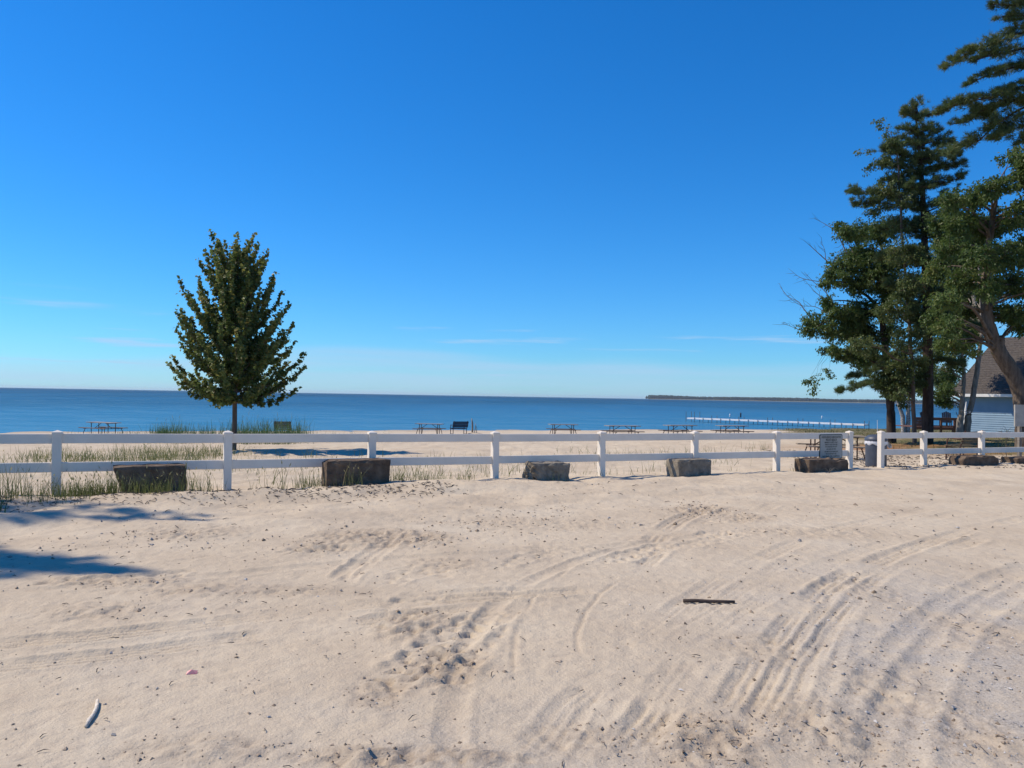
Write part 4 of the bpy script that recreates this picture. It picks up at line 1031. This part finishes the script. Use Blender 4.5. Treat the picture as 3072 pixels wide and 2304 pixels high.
broadleaf('twin_stem_tree', 'grey tree with two stems splayed in a V before the blue house',
    [([(2880, 1318, YE), (2881, 1264, YE), (2884, 1235, YE), (2888, 1177, YE), (2891, 1139, YE), (2889, 1090, YE), (2882, 1030, YE)], [.21, .16, .125, .105, .095, .08, .05]),
     ([(2896, 1318, YE), (2903, 1264, YE), (2909, 1235, YE), (2921, 1177, YE), (2928, 1139, YE), (2937, 1070, YE), (2945, 990, YE)], [.18, .165, .14, .13, .125, .11, .06])],
    [(x, y, rx, ry, YE + dy, *s) for x, y, rx, ry, dy, *s in [(2842,1150,34,28,.5),(2815,1192,40,22,1),(2862,1102,40,24,0),(2848,1212,38,16,.8),(2785,1110,30,30,1),(2900,1050,48,24,0),(2800,1060,40,36,1),(2830,1010,50,36,1),(2930,1000,50,36,1),(2780,1180,26,20,1.5),(2840,900,70,50,3.5),(2910,880,70,50,4),(2880,790,70,55,4.5),(2950,800,60,55,4),(2850,720,60,50,4.5),(2930,700,70,50,4),(2980,880,50,45,3.5),(2800,960,50,40,3),(2950,960,46,36,3),(2880,980,60,40,4),(2860,850,60,40,5),(2920,940,60,40,4.5)]],  # hidden upper boughs, set back, are added to cast shade on the roof
    'oak', 'bark_grey', .12, 1.0, grp, zspread=.8)
YB = 60
broadleaf('birch_tree', 'distant pale twin birch stems between the two dark trunks',
    [([(2712, 1292, YB), (2708, 1250, YB), (2698, 1222, YB), (2690, 1190, YB)], [.17, .16, .12, .06]), ([(2724, 1292, YB), (2725, 1240, YB), (2727, 1180, YB)], [.17, .15, .06])],
    [(x, y, rx, ry, YB, *s) for x, y, rx, ry, *s in [(2720,1165,40,26),(2690,1180,30,20),(2760,1160,36,24),(2800,1140,40,28),(2830,1130,40,30)]],
    'oak', 'bark_birch', .16, .7, grp, zspread=1)

# ---- pines
def pine(name, label, trunk, plumes, group=None, tl=.15, dens=1.0, barkm='bark_dark', root_loc=None):
    b0 = root_loc if root_loc else ground_at(trunk[0][0], trunk[0][2]); root = empty(name, b0); tag(root, label, 'tree', group)
    pts = [(Vector(q) if isinstance(q, Vector) else at_y(*q)) - b0 for q, r in trunk] if isinstance(trunk[0], tuple) and isinstance(trunk[0][0], (tuple, Vector)) else [at_y(*q[:3]) - b0 for q in trunk]
    rad = [q[1] for q in trunk] if isinstance(trunk[0][0], (tuple, Vector)) else [q[3] for q in trunk]
    pts[0] = Vector((0, 0, -.3)) if root_loc is None else pts[0]
    P = smooth_poly(np.array(pts), 4); rr = np.interp(np.linspace(0, 1, len(P)), np.linspace(0, 1, len(rad)), rad)
    TP = [Vector(q) for q in P]; MB().tube(TP, list(rr), 12).build('trunk', M[barkm], root, True)
    limbs = MB(); C = []; A = []; Vr = []
    for pl, wd in plumes:
        Q = [(q if isinstance(q, Vector) else at_y(*q)) - b0 for q in pl]
        st, _ = near_trunk(TP, Q[0]);
        full = [st] + Q
        S = smooth_poly(np.array(full), 6); limbs.tube([Vector(q) for q in S], list(np.linspace(.05, .008, len(S))), 5, False)
        n0 = max(2, int(6 * .55)); S2 = S[n0:] if len(pl) > 1 else S[3:]
        seg = np.linalg.norm(np.diff(S2, axis=0), axis=1); L = seg.sum(); cum = np.concatenate([[0], np.cumsum(seg)])
        n = int(L * wd * 470 * dens) + 10
        ncl = max(4, n // 10); sc_ = rng.random(ncl) * L; oc_ = rng.normal(0, .5, (ncl, 3)); ci = rng.integers(0, ncl, n)
        s = np.clip(sc_[ci] + rng.normal(0, .05, n), 0, L); base = np.stack([np.interp(s, cum, S2[:, k]) for k in range(3)], 1)
        env = np.sqrt(np.clip(np.sin(np.clip(s / L * .93 + .07, 0, 1) * math.pi), .1, 1))
        off_ = (oc_[ci] + rng.normal(0, .17, (n, 3)) / max(wd, .25) * .35) * np.array([1, 1.0, .52]) * wd * env[:, None]; off_[:, 2] += .12 * wd
        c = base + off_ * 1.12; dr = norm(S2[-1][None] - S2[0][None])
        ax_ = norm(off_ * np.array([1, 1, .6]) / wd + dr * .55 + np.array([0, 0, .55]) + rng.normal(0, .25, (n, 3)))
        C.append(c); A.append(ax_); tone = random.gauss(0, .07)
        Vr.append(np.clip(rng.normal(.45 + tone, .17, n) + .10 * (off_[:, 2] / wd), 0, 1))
        for j in range(0, n, 4): limbs.tube([base[j], c[j]], [.007, .003], 3, False)
    tag(limbs.build('branches', M[barkm], root, True), kind='stuff')
    C = np.concatenate(C); A = np.concatenate(A); Vr = np.concatenate(Vr); K = 10; n = len(C)
    d = norm(A[:, None, :] * .75 + rng.normal(0, .62, (n, K, 3))); ln = tl * rng.uniform(.7, 1.15, (n, K, 1))
    side = norm(np.cross(d, rng.normal(size=(n, K, 3)))) * .0075
    c = C[:, None, :] + rng.normal(0, .012, (n, K, 3))
    V = np.stack([c - side, c + side, c + d * ln + side * .3, c + d * ln - side * .3], 2).reshape(-1, 3)
    k = np.arange(n * K)[:, None] * 4; F = k + np.array([[0, 1, 2, 3]])
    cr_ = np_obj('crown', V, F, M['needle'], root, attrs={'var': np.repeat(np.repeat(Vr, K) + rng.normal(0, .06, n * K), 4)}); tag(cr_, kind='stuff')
    return root
YD = 34.2
def pl(*pts): return [(x, y, YD + (random.uniform(-.8, .8) if i else 0)) for i, (x, y) in enumerate(pts)]
DP = [(pl((2752,335),(2748,318),(2743,306)), .34), (pl((2752,360),(2725,345),(2704,345)), .36), (pl((2755,360),(2775,345),(2790,352)), .36), (pl((2754,400),(2720,385),(2694,392)), .42), (pl((2756,400),(2790,385),(2822,395)), .42),
      (pl((2756,440),(2715,425),(2680,430)), .48), (pl((2758,440),(2800,425),(2850,432)), .48), (pl((2758,480),(2700,465),(2645,448)), .48), (pl((2760,480),(2810,470),(2872,468)), .5), (pl((2760,520),(2690,500),(2640,490)), .5), (pl((2762,520),(2830,505),(2900,490)), .5),
      (pl((2762,560),(2720,545),(2660,545)), .5), (pl((2764,560),(2830,550),(2880,535)), .5), (pl((2766,610),(2690,590),(2600,575),(2545,580)), .42), (pl((2766,630),(2660,610),(2590,612),(2555,618)), .40), (pl((2768,640),(2820,620),(2860,610)), .5),
      (pl((2770,700),(2700,680),(2640,690)), .55), (pl((2770,720),(2830,700),(2880,700)), .55), (pl((2772,790),(2700,770),(2640,780)), .55), (pl((2774,800),(2830,790),(2890,800)), .55), (pl((2776,870),(2720,850),(2660,860)), .5), (pl((2776,890),(2840,880),(2900,890)), .55),
      (pl((2780,960),(2840,950),(2920,975),(2940,990)), .5), (pl((2780,1000),(2840,990),(2900,1000)), .45), (pl((2778,1040),(2710,1060),(2650,1080)), .45), (pl((2778,1090),(2700,1095),(2600,1120),(2540,1140)), .40), (pl((2778,1120),(2680,1135),(2580,1160),(2505,1178)), .34),
      (pl((2780,1130),(2700,1150),(2620,1170)), .36), (pl((2780,1150),(2730,1165),(2690,1185)), .32), (pl((2784,1080),(2840,1085),(2890,1100)), .36)]
for a, dy in ((.3, 1.5), (.9, -1.4), (1.6, 1.8), (2.2, -1.6), (2.9, 1.6), (3.5, -1.2)):        # boughs reaching towards and away from the camera
    py = 440 + a * 150; DP.append(([(2760, py, YD), (2755 + 30 * math.sin(a * 5), py - 18, YD + dy)], .5))
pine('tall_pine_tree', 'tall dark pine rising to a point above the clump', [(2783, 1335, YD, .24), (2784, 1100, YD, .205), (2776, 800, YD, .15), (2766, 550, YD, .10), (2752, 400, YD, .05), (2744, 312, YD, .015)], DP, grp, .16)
YH = 25.5
def ph(*pts, dy=0): return [(x, y, YH + dy + random.uniform(-.4, .4)) for x, y in pts]
HP = [(ph((3120,10),(3030,15),(2990,12),(2962,26)), .30), (ph((3120,50),(3040,48),(3000,52),(2972,62)), .24), (ph((3150,90),(3060,100),(2980,132),(2910,158),(2870,180),(2834,212)), .34), (ph((3150,140),(3050,150),(2960,170),(2900,190)), .30),
      (ph((3150,190),(3050,200),(2980,222),(2930,240),(2892,262)), .27), (ph((3160,250),(3060,262),(2990,288),(2930,300),(2870,315),(2806,346)), .36), (ph((3160,290),(3060,300),(2990,320),(2920,340)), .34), (ph((3160,310),(3080,320),(3020,352),(2970,390),(2930,425),(2860,448),(2834,470)), .34),
      (ph((3060,300),(2960,335),(2900,362),(2850,375)), .26), (ph((3170,360),(3090,370),(3030,392),(2980,420)), .34), (ph((3100,400),(3070,420),(3040,440)), .24), (ph((3170,200),(3100,190),(3060,215)), .4), (ph((3200,60),(3130,60),(3080,80)), .4),
      (ph((3250,300),(3330,280),(3420,300)), .5), (ph((3250,150),(3330,140),(3400,150)), .5), (ph((3250,450),(3150,470),(3100,480)), .4)]
for k in range(6): HP.append(([(3230, 40 + 70 * k, YH), (3230 + 60 * math.sin(k * 2), 20 + 70 * k, YH + (2 if k % 2 else -2))], .5))
pine('white_pine_tree', 'tall white pine reaching long feathery branches in from the upper right', [(3262, 1400, YH, .34), (3255, 1000, YH, .30), (3240, 600, YH, .23), (3230, 300, YH, .16), (3225, 0, YH, .10), (3225, -250, YH, .03)], HP, grp, .15, 1.15)

# pine left of the frame whose boughs throw the soft shadows on the sand
def left_pine():
    loc = Vector((-21.5, 11.5, gz(-21.5, 11.5)))
    P = []
    cot = 1 / math.tan(SUN_EL)
    spots = [(-60,1700,.5),(60,1690,.45),(170,1688,.45),(270,1700,.45),(340,1710,.42),(400,1716,.30),(300,1690,.35),(220,1712,.4),(20,1725,.4),(-60,1512,.6),(60,1512,.5),(180,1498,.35),(300,1500,.28),(420,1515,.26),(520,1532,.24),(600,1545,.22),(690,1556,.16),(480,1555,.18),(150,1565,.16),(-150,1600,.6),(-200,1500,.8)]
    for i, (px, py, wd) in enumerate(spots):
        G = ground_px(px, py); h = 11.5 + 3.5 * ((i * 37) % 10) / 10
        e = Vector((G.x - SUN_D.x * h * cot, G.y - SUN_D.y * h * cot, G.z + h))
        if e.x > -11.5: continue
        s = e.lerp(Vector((loc.x, loc.y, e.z)), .35); s.z -= .2
        P.append(([s, e], wd))
    for k in range(14):
        a = k * 2.4; z = 6 + k * .9; r = 3.6 - k * .15
        P.append(([Vector((loc.x + .5 * math.cos(a), loc.y + .5 * math.sin(a), z)), Vector((loc.x + r * math.cos(a), loc.y + r * math.sin(a), z + .2))], .55))
    trunk = [(Vector((loc.x, loc.y, loc.z - .3)), .36), (Vector((loc.x + .1, loc.y, 6)), .28), (Vector((loc.x, loc.y + .1, 12)), .18), (Vector((loc.x, loc.y, 19)), .03)]
    pine('shade_pine_tree', 'pine standing out of frame at left that shades the sand', trunk, P, None, .16, .32, root_loc=loc)
left_pine()

# rope tied between the two leaning stems
a = at_y(2879, 1231, YE - .25); b = at_y(2911, 1234, YE - .25); c = at_y(2909, 1239, YE - .28); d = at_y(2897, 1240, YE - .3)
root = empty('tied_rope', a); tag(root, 'pale rope tied between the two leaning stems', 'rope')
MB().tube([Vector((0, 0, 0)), (b - a) * .5 + Vector((0, -.02, -.03)), b - a], .014, 6).build('rope_line', M['rope'], root); MB().tube([b - a, c - a, d - a], [.03, .035, .012], 6).build('knot_end', M['rope'], root)

# ================================================================== GRASS AND DEBRIS
def blades(name, X, Y, H, label, cat, material, lean=.25, w=.007, heads=0.0, dryness=.0, clump=None):
    n = len(X); Z = height(X, Y) - .02
    az_ = rng.random(n) * 2 * math.pi; ln = np.abs(rng.normal(0, lean, n)); bend = ln + rng.random(n) * .25
    dx = np.cos(az_); dy = np.sin(az_); b = np.stack([X, Y, Z], 1); f = rng.random(n) * math.pi; s = np.stack([np.cos(f), np.sin(f), f * 0], 1) * (w * rng.uniform(.6, 1.3, n))[:, None]
    def at(t, k): return b + np.stack([dx * ln * H * t + dx * bend * H * t * t * k, dy * ln * H * t + dy * bend * H * t * t * k, H * t * (1 - .18 * bend * t)], 1)
    m1 = at(.5, .5); tp = at(1.0, .6)
    V = [np.stack([b - s * .5, b + s * .5, m1 + s * .42, m1 - s * .42, tp], 1).reshape(-1, 3)]
    v0 = np.clip(rng.normal(.35 + dryness, .2, n), 0, .9); var = [np.repeat(v0, 5)]
    k = np.arange(n)[:, None] * 5; F = [list(q) for q in (k + np.array([[0, 1, 2, 3]]))] + [list(q) for q in (k + np.array([[3, 2, 4]]))]
    if heads > 0:
        h = np.nonzero(rng.random(n) < heads)[0]; t0 = at(.93, .6)[h]; t1 = at(1.0, .6)[h]; d = norm(t1 - t0); L = .10 * (H[h] / .5)[:, None]
        sd = norm(s[h]) * .010; e0 = t1 - d * L * .2
        V.append(np.stack([e0, e0 + d * L * .35 + sd, e0 + d * L, e0 + d * L * .35 - sd], 1).reshape(-1, 3)); kk = np.arange(len(h))[:, None] * 4 + n * 5
        F += [list(q) for q in (kk + np.array([[0, 1, 2, 3]]))]; var.append(np.repeat(np.full(len(h), .8), 4))
    me = bpy.data.meshes.new(name); me.from_pydata(np.concatenate(V).tolist(), [], F); at_ = me.attributes.new('var', 'FLOAT', 'POINT'); at_.data.foreach_set('value', np.concatenate(var).astype(np.float32)); me.materials.append(material)
    o = link(bpy.data.objects.new(name, me)); tag(o, label, cat, kind='stuff'); return o
def clumped(n, sfun, dfun, csd=.12, per=14):
    nc = max(1, n // per); s = sfun(nc); d = dfun(nc); S = np.repeat(s, per) + rng.normal(0, csd, nc * per); D_ = np.repeat(d, per) + rng.normal(0, csd, nc * per)
    return FP[0] + FD[0] * S + FN[0] * D_, FP[1] + FD[1] * S + FN[1] * D_
U = lambda a, b: (lambda n: rng.uniform(a, b, n))
def G_(mu, sd): return lambda n: rng.normal(mu, sd, n)
parts = [clumped(1700, U(-3.0, 5.2), G_(-.30, .30), .11), clumped(1150, U(-3.2, .6), G_(-.95, .35), .12), clumped(1500, U(.2, 2.0), G_(-.85, .12), .09), clumped(1500, U(-3.5, -.8), G_(-1.5, .25), .14), clumped(650, U(3.5, 6.5), G_(.0, .35), .1), clumped(360, U(4.2, 9), G_(.2, .4), .08), clumped(220, U(9, 17), G_(.15, .3), .1)]
X = np.concatenate([p[0] for p in parts]); Y = np.concatenate([p[1] for p in parts]); k = fbm(X * .9, Y * .9, 3, 39) > rng.normal(-.16, .10, len(X)); X = X[k]; Y = Y[k]; s_ = (X - FP[0]) * FD[0] + (Y - FP[1]) * FD[1]
H = rng.uniform(.12, .46, len(X)) * np.clip(1 + .9 * fbm(X * 1.7, Y * 1.7, 2, 23), .45, 1.35) * np.interp(s_, [-4, 3, 6, 17], [1.05, 1.0, .7, .45])
blades('dune_grass', X, Y, H, 'tall seeding grass along the foot of the left fence', 'grass', M['grass'], .22, .007, .16)
X, Y = clumped(1700, U(-4.2, -.6), G_(-1.6, .30), .16); blades('low_grass', X, Y, rng.uniform(.06, .24, len(X)), 'short green grass on the sand bank at lower left', 'grass', M['reed'], .5, .010, 0)
# sparse grass on the beach behind the fence
parts = [clumped(4200, U(-1.5, 4.0), G_(10, 2.2), .45, 12), clumped(900, U(-4, 8), U(1.0, 11), .25, 8), clumped(800, U(2, 12), U(.6, 8), .2, 6), clumped(700, U(14, 24), U(1.5, 10), .3, 6)]
X = np.concatenate([p[0] for p in parts]); Y = np.concatenate([p[1] for p in parts]); k = fbm(X * .55, Y * .55, 3, 37) > rng.normal(-.02, .10, len(X)); X = X[k]; Y = Y[k]
blades('beach_grass', X, Y, rng.uniform(.10, .42, len(X)), 'sparse tufts of grass on the sand behind the fence', 'grass', M['grass'], .3, .010, .05, .05)
# reeds round the maple and the olive bench
c = ground_px(701, 1350)
def spread(px0, px1, Y0, Y1, n, per=16, csd=.18):
    nc = n // per; px = rng.uniform(px0, px1, nc); yy = rng.uniform(Y0, Y1, nc); xx = np.array([at_y(a, 1250, b).x for a, b in zip(px, yy)])
    return np.repeat(xx, per) + rng.normal(0, csd, nc * per), np.repeat(yy, per) + rng.normal(0, csd, nc * per)
parts = [spread(465, 705, 34.5, 42, 1500), spread(695, 905, 33.5, 43, 2300, 16, .3), spread(470, 560, 34, 38, 700), spread(880, 1060, 37, 44, 500, 8, .45), spread(240, 480, 36, 43, 700, 8, .5), spread(1130, 1190, 40, 44, 60, 6, .2)]
X = np.concatenate([p[0] for p in parts]); Y = np.concatenate([p[1] for p in parts]); hh = rng.uniform(.35, 1.0, len(X)) * np.clip(1 + 1.3 * fbm(X * .9, Y * .9, 2, 29), .4, 1.5); hh[-1260:] *= .5; hh[:1500] *= .85
blades('reed_grass', X, Y, hh, 'tall reedy grass around the young maple and olive bench', 'grass', M['reed'], .10, .016, .05)
# lawn under the clump
n = 42000; X = rng.uniform(6, 46, n); Y = rng.uniform(20, 80, n); k = rng.random(n) < lawn_mask(X, Y) * np.clip(.55 + 1.2 * fbm(X * .5, Y * .5, 3, 12), .08, 1); X = X[k]; Y = Y[k]
blades('lawn_grass', X, Y, rng.uniform(.05, .15, len(X)) * np.interp(Y, [20, 60], [1, 1.6]), 'thin dry lawn under the trees at the right', 'grass', M['lawngrass'], .5, .020, 0, .12)

# clods, pebbles and dry scraps scattered over the sand
def scatter_mask(n):
    # candidates spread evenly in distance so that the near sand gets enough of them
    yy = 2.6 * (15.5 / 2.6) ** rng.random(n); xx = rng.uniform(-.72, .72, n) * yy; return xx, yy
x, y = scatter_mask(120000); d = fdist(x, y); ch = churn(x, y); f = fbm(x * 1.3, y * 1.3, 3, 15)
bandd = np.exp(-((d + 4.2) / 1.5) ** 2) * sstep(16, 8, (x - FP[0]) * FD[0] + (y - FP[1]) * FD[1])
pr = .015 + .26 * np.clip(ch, 0, 1.6) * sstep(-.15, .35, f) + .12 * bandd * sstep(-.05, .35, f) + .10 * sstep(0, 2.6, x - .12 * y) * sstep(9, 5, y)
k = (rng.random(len(x)) < pr * .95) & (d < -.2); x = x[k]; y = y[k]; n = len(x)
r = np.exp(rng.normal(math.log(.0060), .5, n)) * np.interp(y, [3, 8, 15], [.75, 1.15, 1.7]); r = np.minimum(r, np.interp(y, [3, 6, 10], [.012, .020, .032]))
oc = np.array([(1, 0, 0), (0, 1, 0), (-1, 0, 0), (0, -1, 0), (0, 0, 1), (0, 0, -1)], float)
V = oc[None] * rng.uniform(.6, 1.25, (n, 6, 1)) + rng.normal(0, .18, (n, 6, 3)); V *= (r[:, None, None] * np.array([1.15, 1.0, .7])); ang = rng.random(n) * 6.28
ca, sa = np.cos(ang)[:, None], np.sin(ang)[:, None]; vx = V[:, :, 0] * ca - V[:, :, 1] * sa; vy = V[:, :, 0] * sa + V[:, :, 1] * ca
zz = height(x, y); V = np.stack([vx + x[:, None], vy + y[:, None], V[:, :, 2] + (zz + r * .25)[:, None]], 2)
F = (np.arange(n)[:, None, None] * 6 + np.array([(0, 1, 4), (1, 2, 4), (2, 3, 4), (3, 0, 4), (1, 0, 5), (2, 1, 5), (3, 2, 5), (0, 3, 5)])[None]).reshape(-1, 3)
stone = sstep(.3, 2.5, x - .10 * y) * sstep(11, 6, y); va = np.where(rng.random(n) < .15 + .5 * stone, rng.uniform(.55, 1, n), rng.uniform(0, .42, n))
def clodmat():
    mt = bpy.data.materials.new('sand_clod'); mt.use_nodes = True; N = mt.node_tree.nodes; L = mt.node_tree.links; b = N['Principled BSDF']; b.inputs['Roughness'].default_value = .95; b.inputs['Specular IOR Level'].default_value = .15
    a = N.new('ShaderNodeAttribute'); a.attribute_name = 'var'; c = N.new('ShaderNodeValToRGB'); E = c.color_ramp.elements
    for p_, cc in ((.25, (.33, .26, .195)), (.45, (.42, .34, .26)), (.55, (.20, .185, .175)), (.8, (.33, .32, .31))): e = E.new(p_); e.color = (*cc, 1)
    E[0].color = (.20, .155, .11, 1); E[len(E) - 1].color = (.55, .53, .50, 1); L.new(a.outputs['Fac'], c.inputs[0]); L.new(c.outputs[0], b.inputs['Base Color']); return mt
o = np_obj('sand_clods', V.reshape(-1, 3), F, clodmat(), attrs={'var': np.repeat(va, 6)}); tag(o, 'loose clods and pebbles scattered over the sand', 'pebbles', kind='stuff')
# dry plant scraps
def scraps():
    N0 = 2600; x, y = scatter_mask(N0); d = fdist(x, y)
    s1 = rng.uniform(-3.5, 6.0, 900); d1 = rng.normal(-1.25, .35, 900); x = np.concatenate([x[:260], FP[0] + FD[0] * s1 + FN[0] * d1, rng.uniform(9, 16, 900)]); y = np.concatenate([y[:260], FP[1] + FD[1] * s1 + FN[1] * d1, rng.uniform(20, 29, 900)])
    n = len(x); z = height(x, y) + .006; L = rng.uniform(.03, .13, n) * np.interp(y, [3, 12, 25], [.45, 1.0, 1.6]); a = rng.random(n) * 6.28; w = np.interp(y, [3, 12, 25], [.0022, .006, .012])
    d = np.stack([np.cos(a), np.sin(a), rng.uniform(-.05, .25, n)], 1); s = np.stack([-np.sin(a), np.cos(a), a * 0], 1) * w[:, None]; c = np.stack([x, y, z], 1)
    e = c + d * L[:, None]; mdl = (c + e) / 2 + np.stack([s[:, 0] * 2, s[:, 1] * 2, L * .08], 1); up = np.array([0, 0, 1.]) * w[:, None]
    V = np.stack([c - s, c + s, c + up * 1.4, mdl - s, mdl + s, mdl + up * 1.4, e], 1).reshape(-1, 3); k = np.arange(n)[:, None, None] * 7
    F = (k + np.array([(0, 2, 5), (0, 5, 3), (2, 1, 4), (2, 4, 5), (3, 5, 6), (5, 4, 6), (1, 0, 3), (1, 3, 4), (4, 3, 6)])[None]).reshape(-1, 3)
    o = np_obj('plant_scraps', V, F, M['dead']); tag(o, 'dry stalks and plant scraps strewn on the sand', 'plant debris', kind='stuff')
scraps()
# dry weed before the block under the sign, sapling by the signboard
def weed(px, py, Y, h, label, m, n=9, lv=0):
    p = ground_at(px, Y) if Y else ground_px(px, py); root = empty('dry_weed' if not lv else 'wispy_sapling', p); tag(root, label, 'plant'); st = MB()
    main = [Vector((0, 0, -.03)), Vector((-.04, 0, h * .4)), Vector((-.02, 0, h))] if lv else None
    if main: st.tube(main, [.010, .008, .003], 5)
    for k in range(n):
        a = random.uniform(-.9, .9) * (1 if lv else 1.0); l = h * random.uniform(.35, .8)
        b = Vector((0, 0, 0)) if not lv else main[1].lerp(main[2], k / n)
        e = b + Vector((math.sin(a * 1.6) * l * .7, random.uniform(-.1, .1) * l, (.5 + .4 * random.random()) * l * (1 if not lv else .5))); md = (b + e) / 2 + Vector((0, 0, .12 * l)); st.tube([b, md, e], [.006, .005, .002], 4)
        if not lv: st.tube([e, e + Vector((.08 * random.choice((-1, 1)), 0, -.05))], [.003, .001], 3)
    st.build('stems', m, root)
    if lv:
        nl = 90; t = rng.random(nl); c = np.stack([rng.normal(0, .16, nl), rng.normal(0, .12, nl), h * (.4 + .6 * t)], 1); leaves('leaflets', c, rng.normal(size=(nl, 3)), rng.normal(size=(nl, 3)), np.full(nl, .05), .3, rng.uniform(.2, .6, nl), M['grass'], root)
s, Yw = fence_s(2490, -.68, 1420); weed(2490, 1422, Yw - .05, .26, 'bare dry weed in front of the block under the sign', M['bark_grey'])
weed(3022, 1372, 23.4, .95, 'wispy sapling beside the blank signboard', M['dead'], 14, 1)

# ================================================================== HAZE
hm = bpy.data.materials.new('lake_haze'); hm.use_nodes = True; ht = hm.node_tree; ht.nodes.clear()
ho = ht.nodes.new('ShaderNodeOutputMaterial'); hv = ht.nodes.new('ShaderNodeVolumePrincipled'); hv.inputs['Density'].default_value = 5e-5; hv.inputs['Color'].default_value = (.80, .88, 1.0, 1); hv.inputs['Anisotropy'].default_value = .2
ht.links.new(hv.outputs[0], ho.inputs['Volume'])
hz = MB().box((0, 6740, 11), (27200, 13700, 38)).build('haze', hm); tag(hz, 'thin pale haze over the lake', 'haze', kind='stuff')
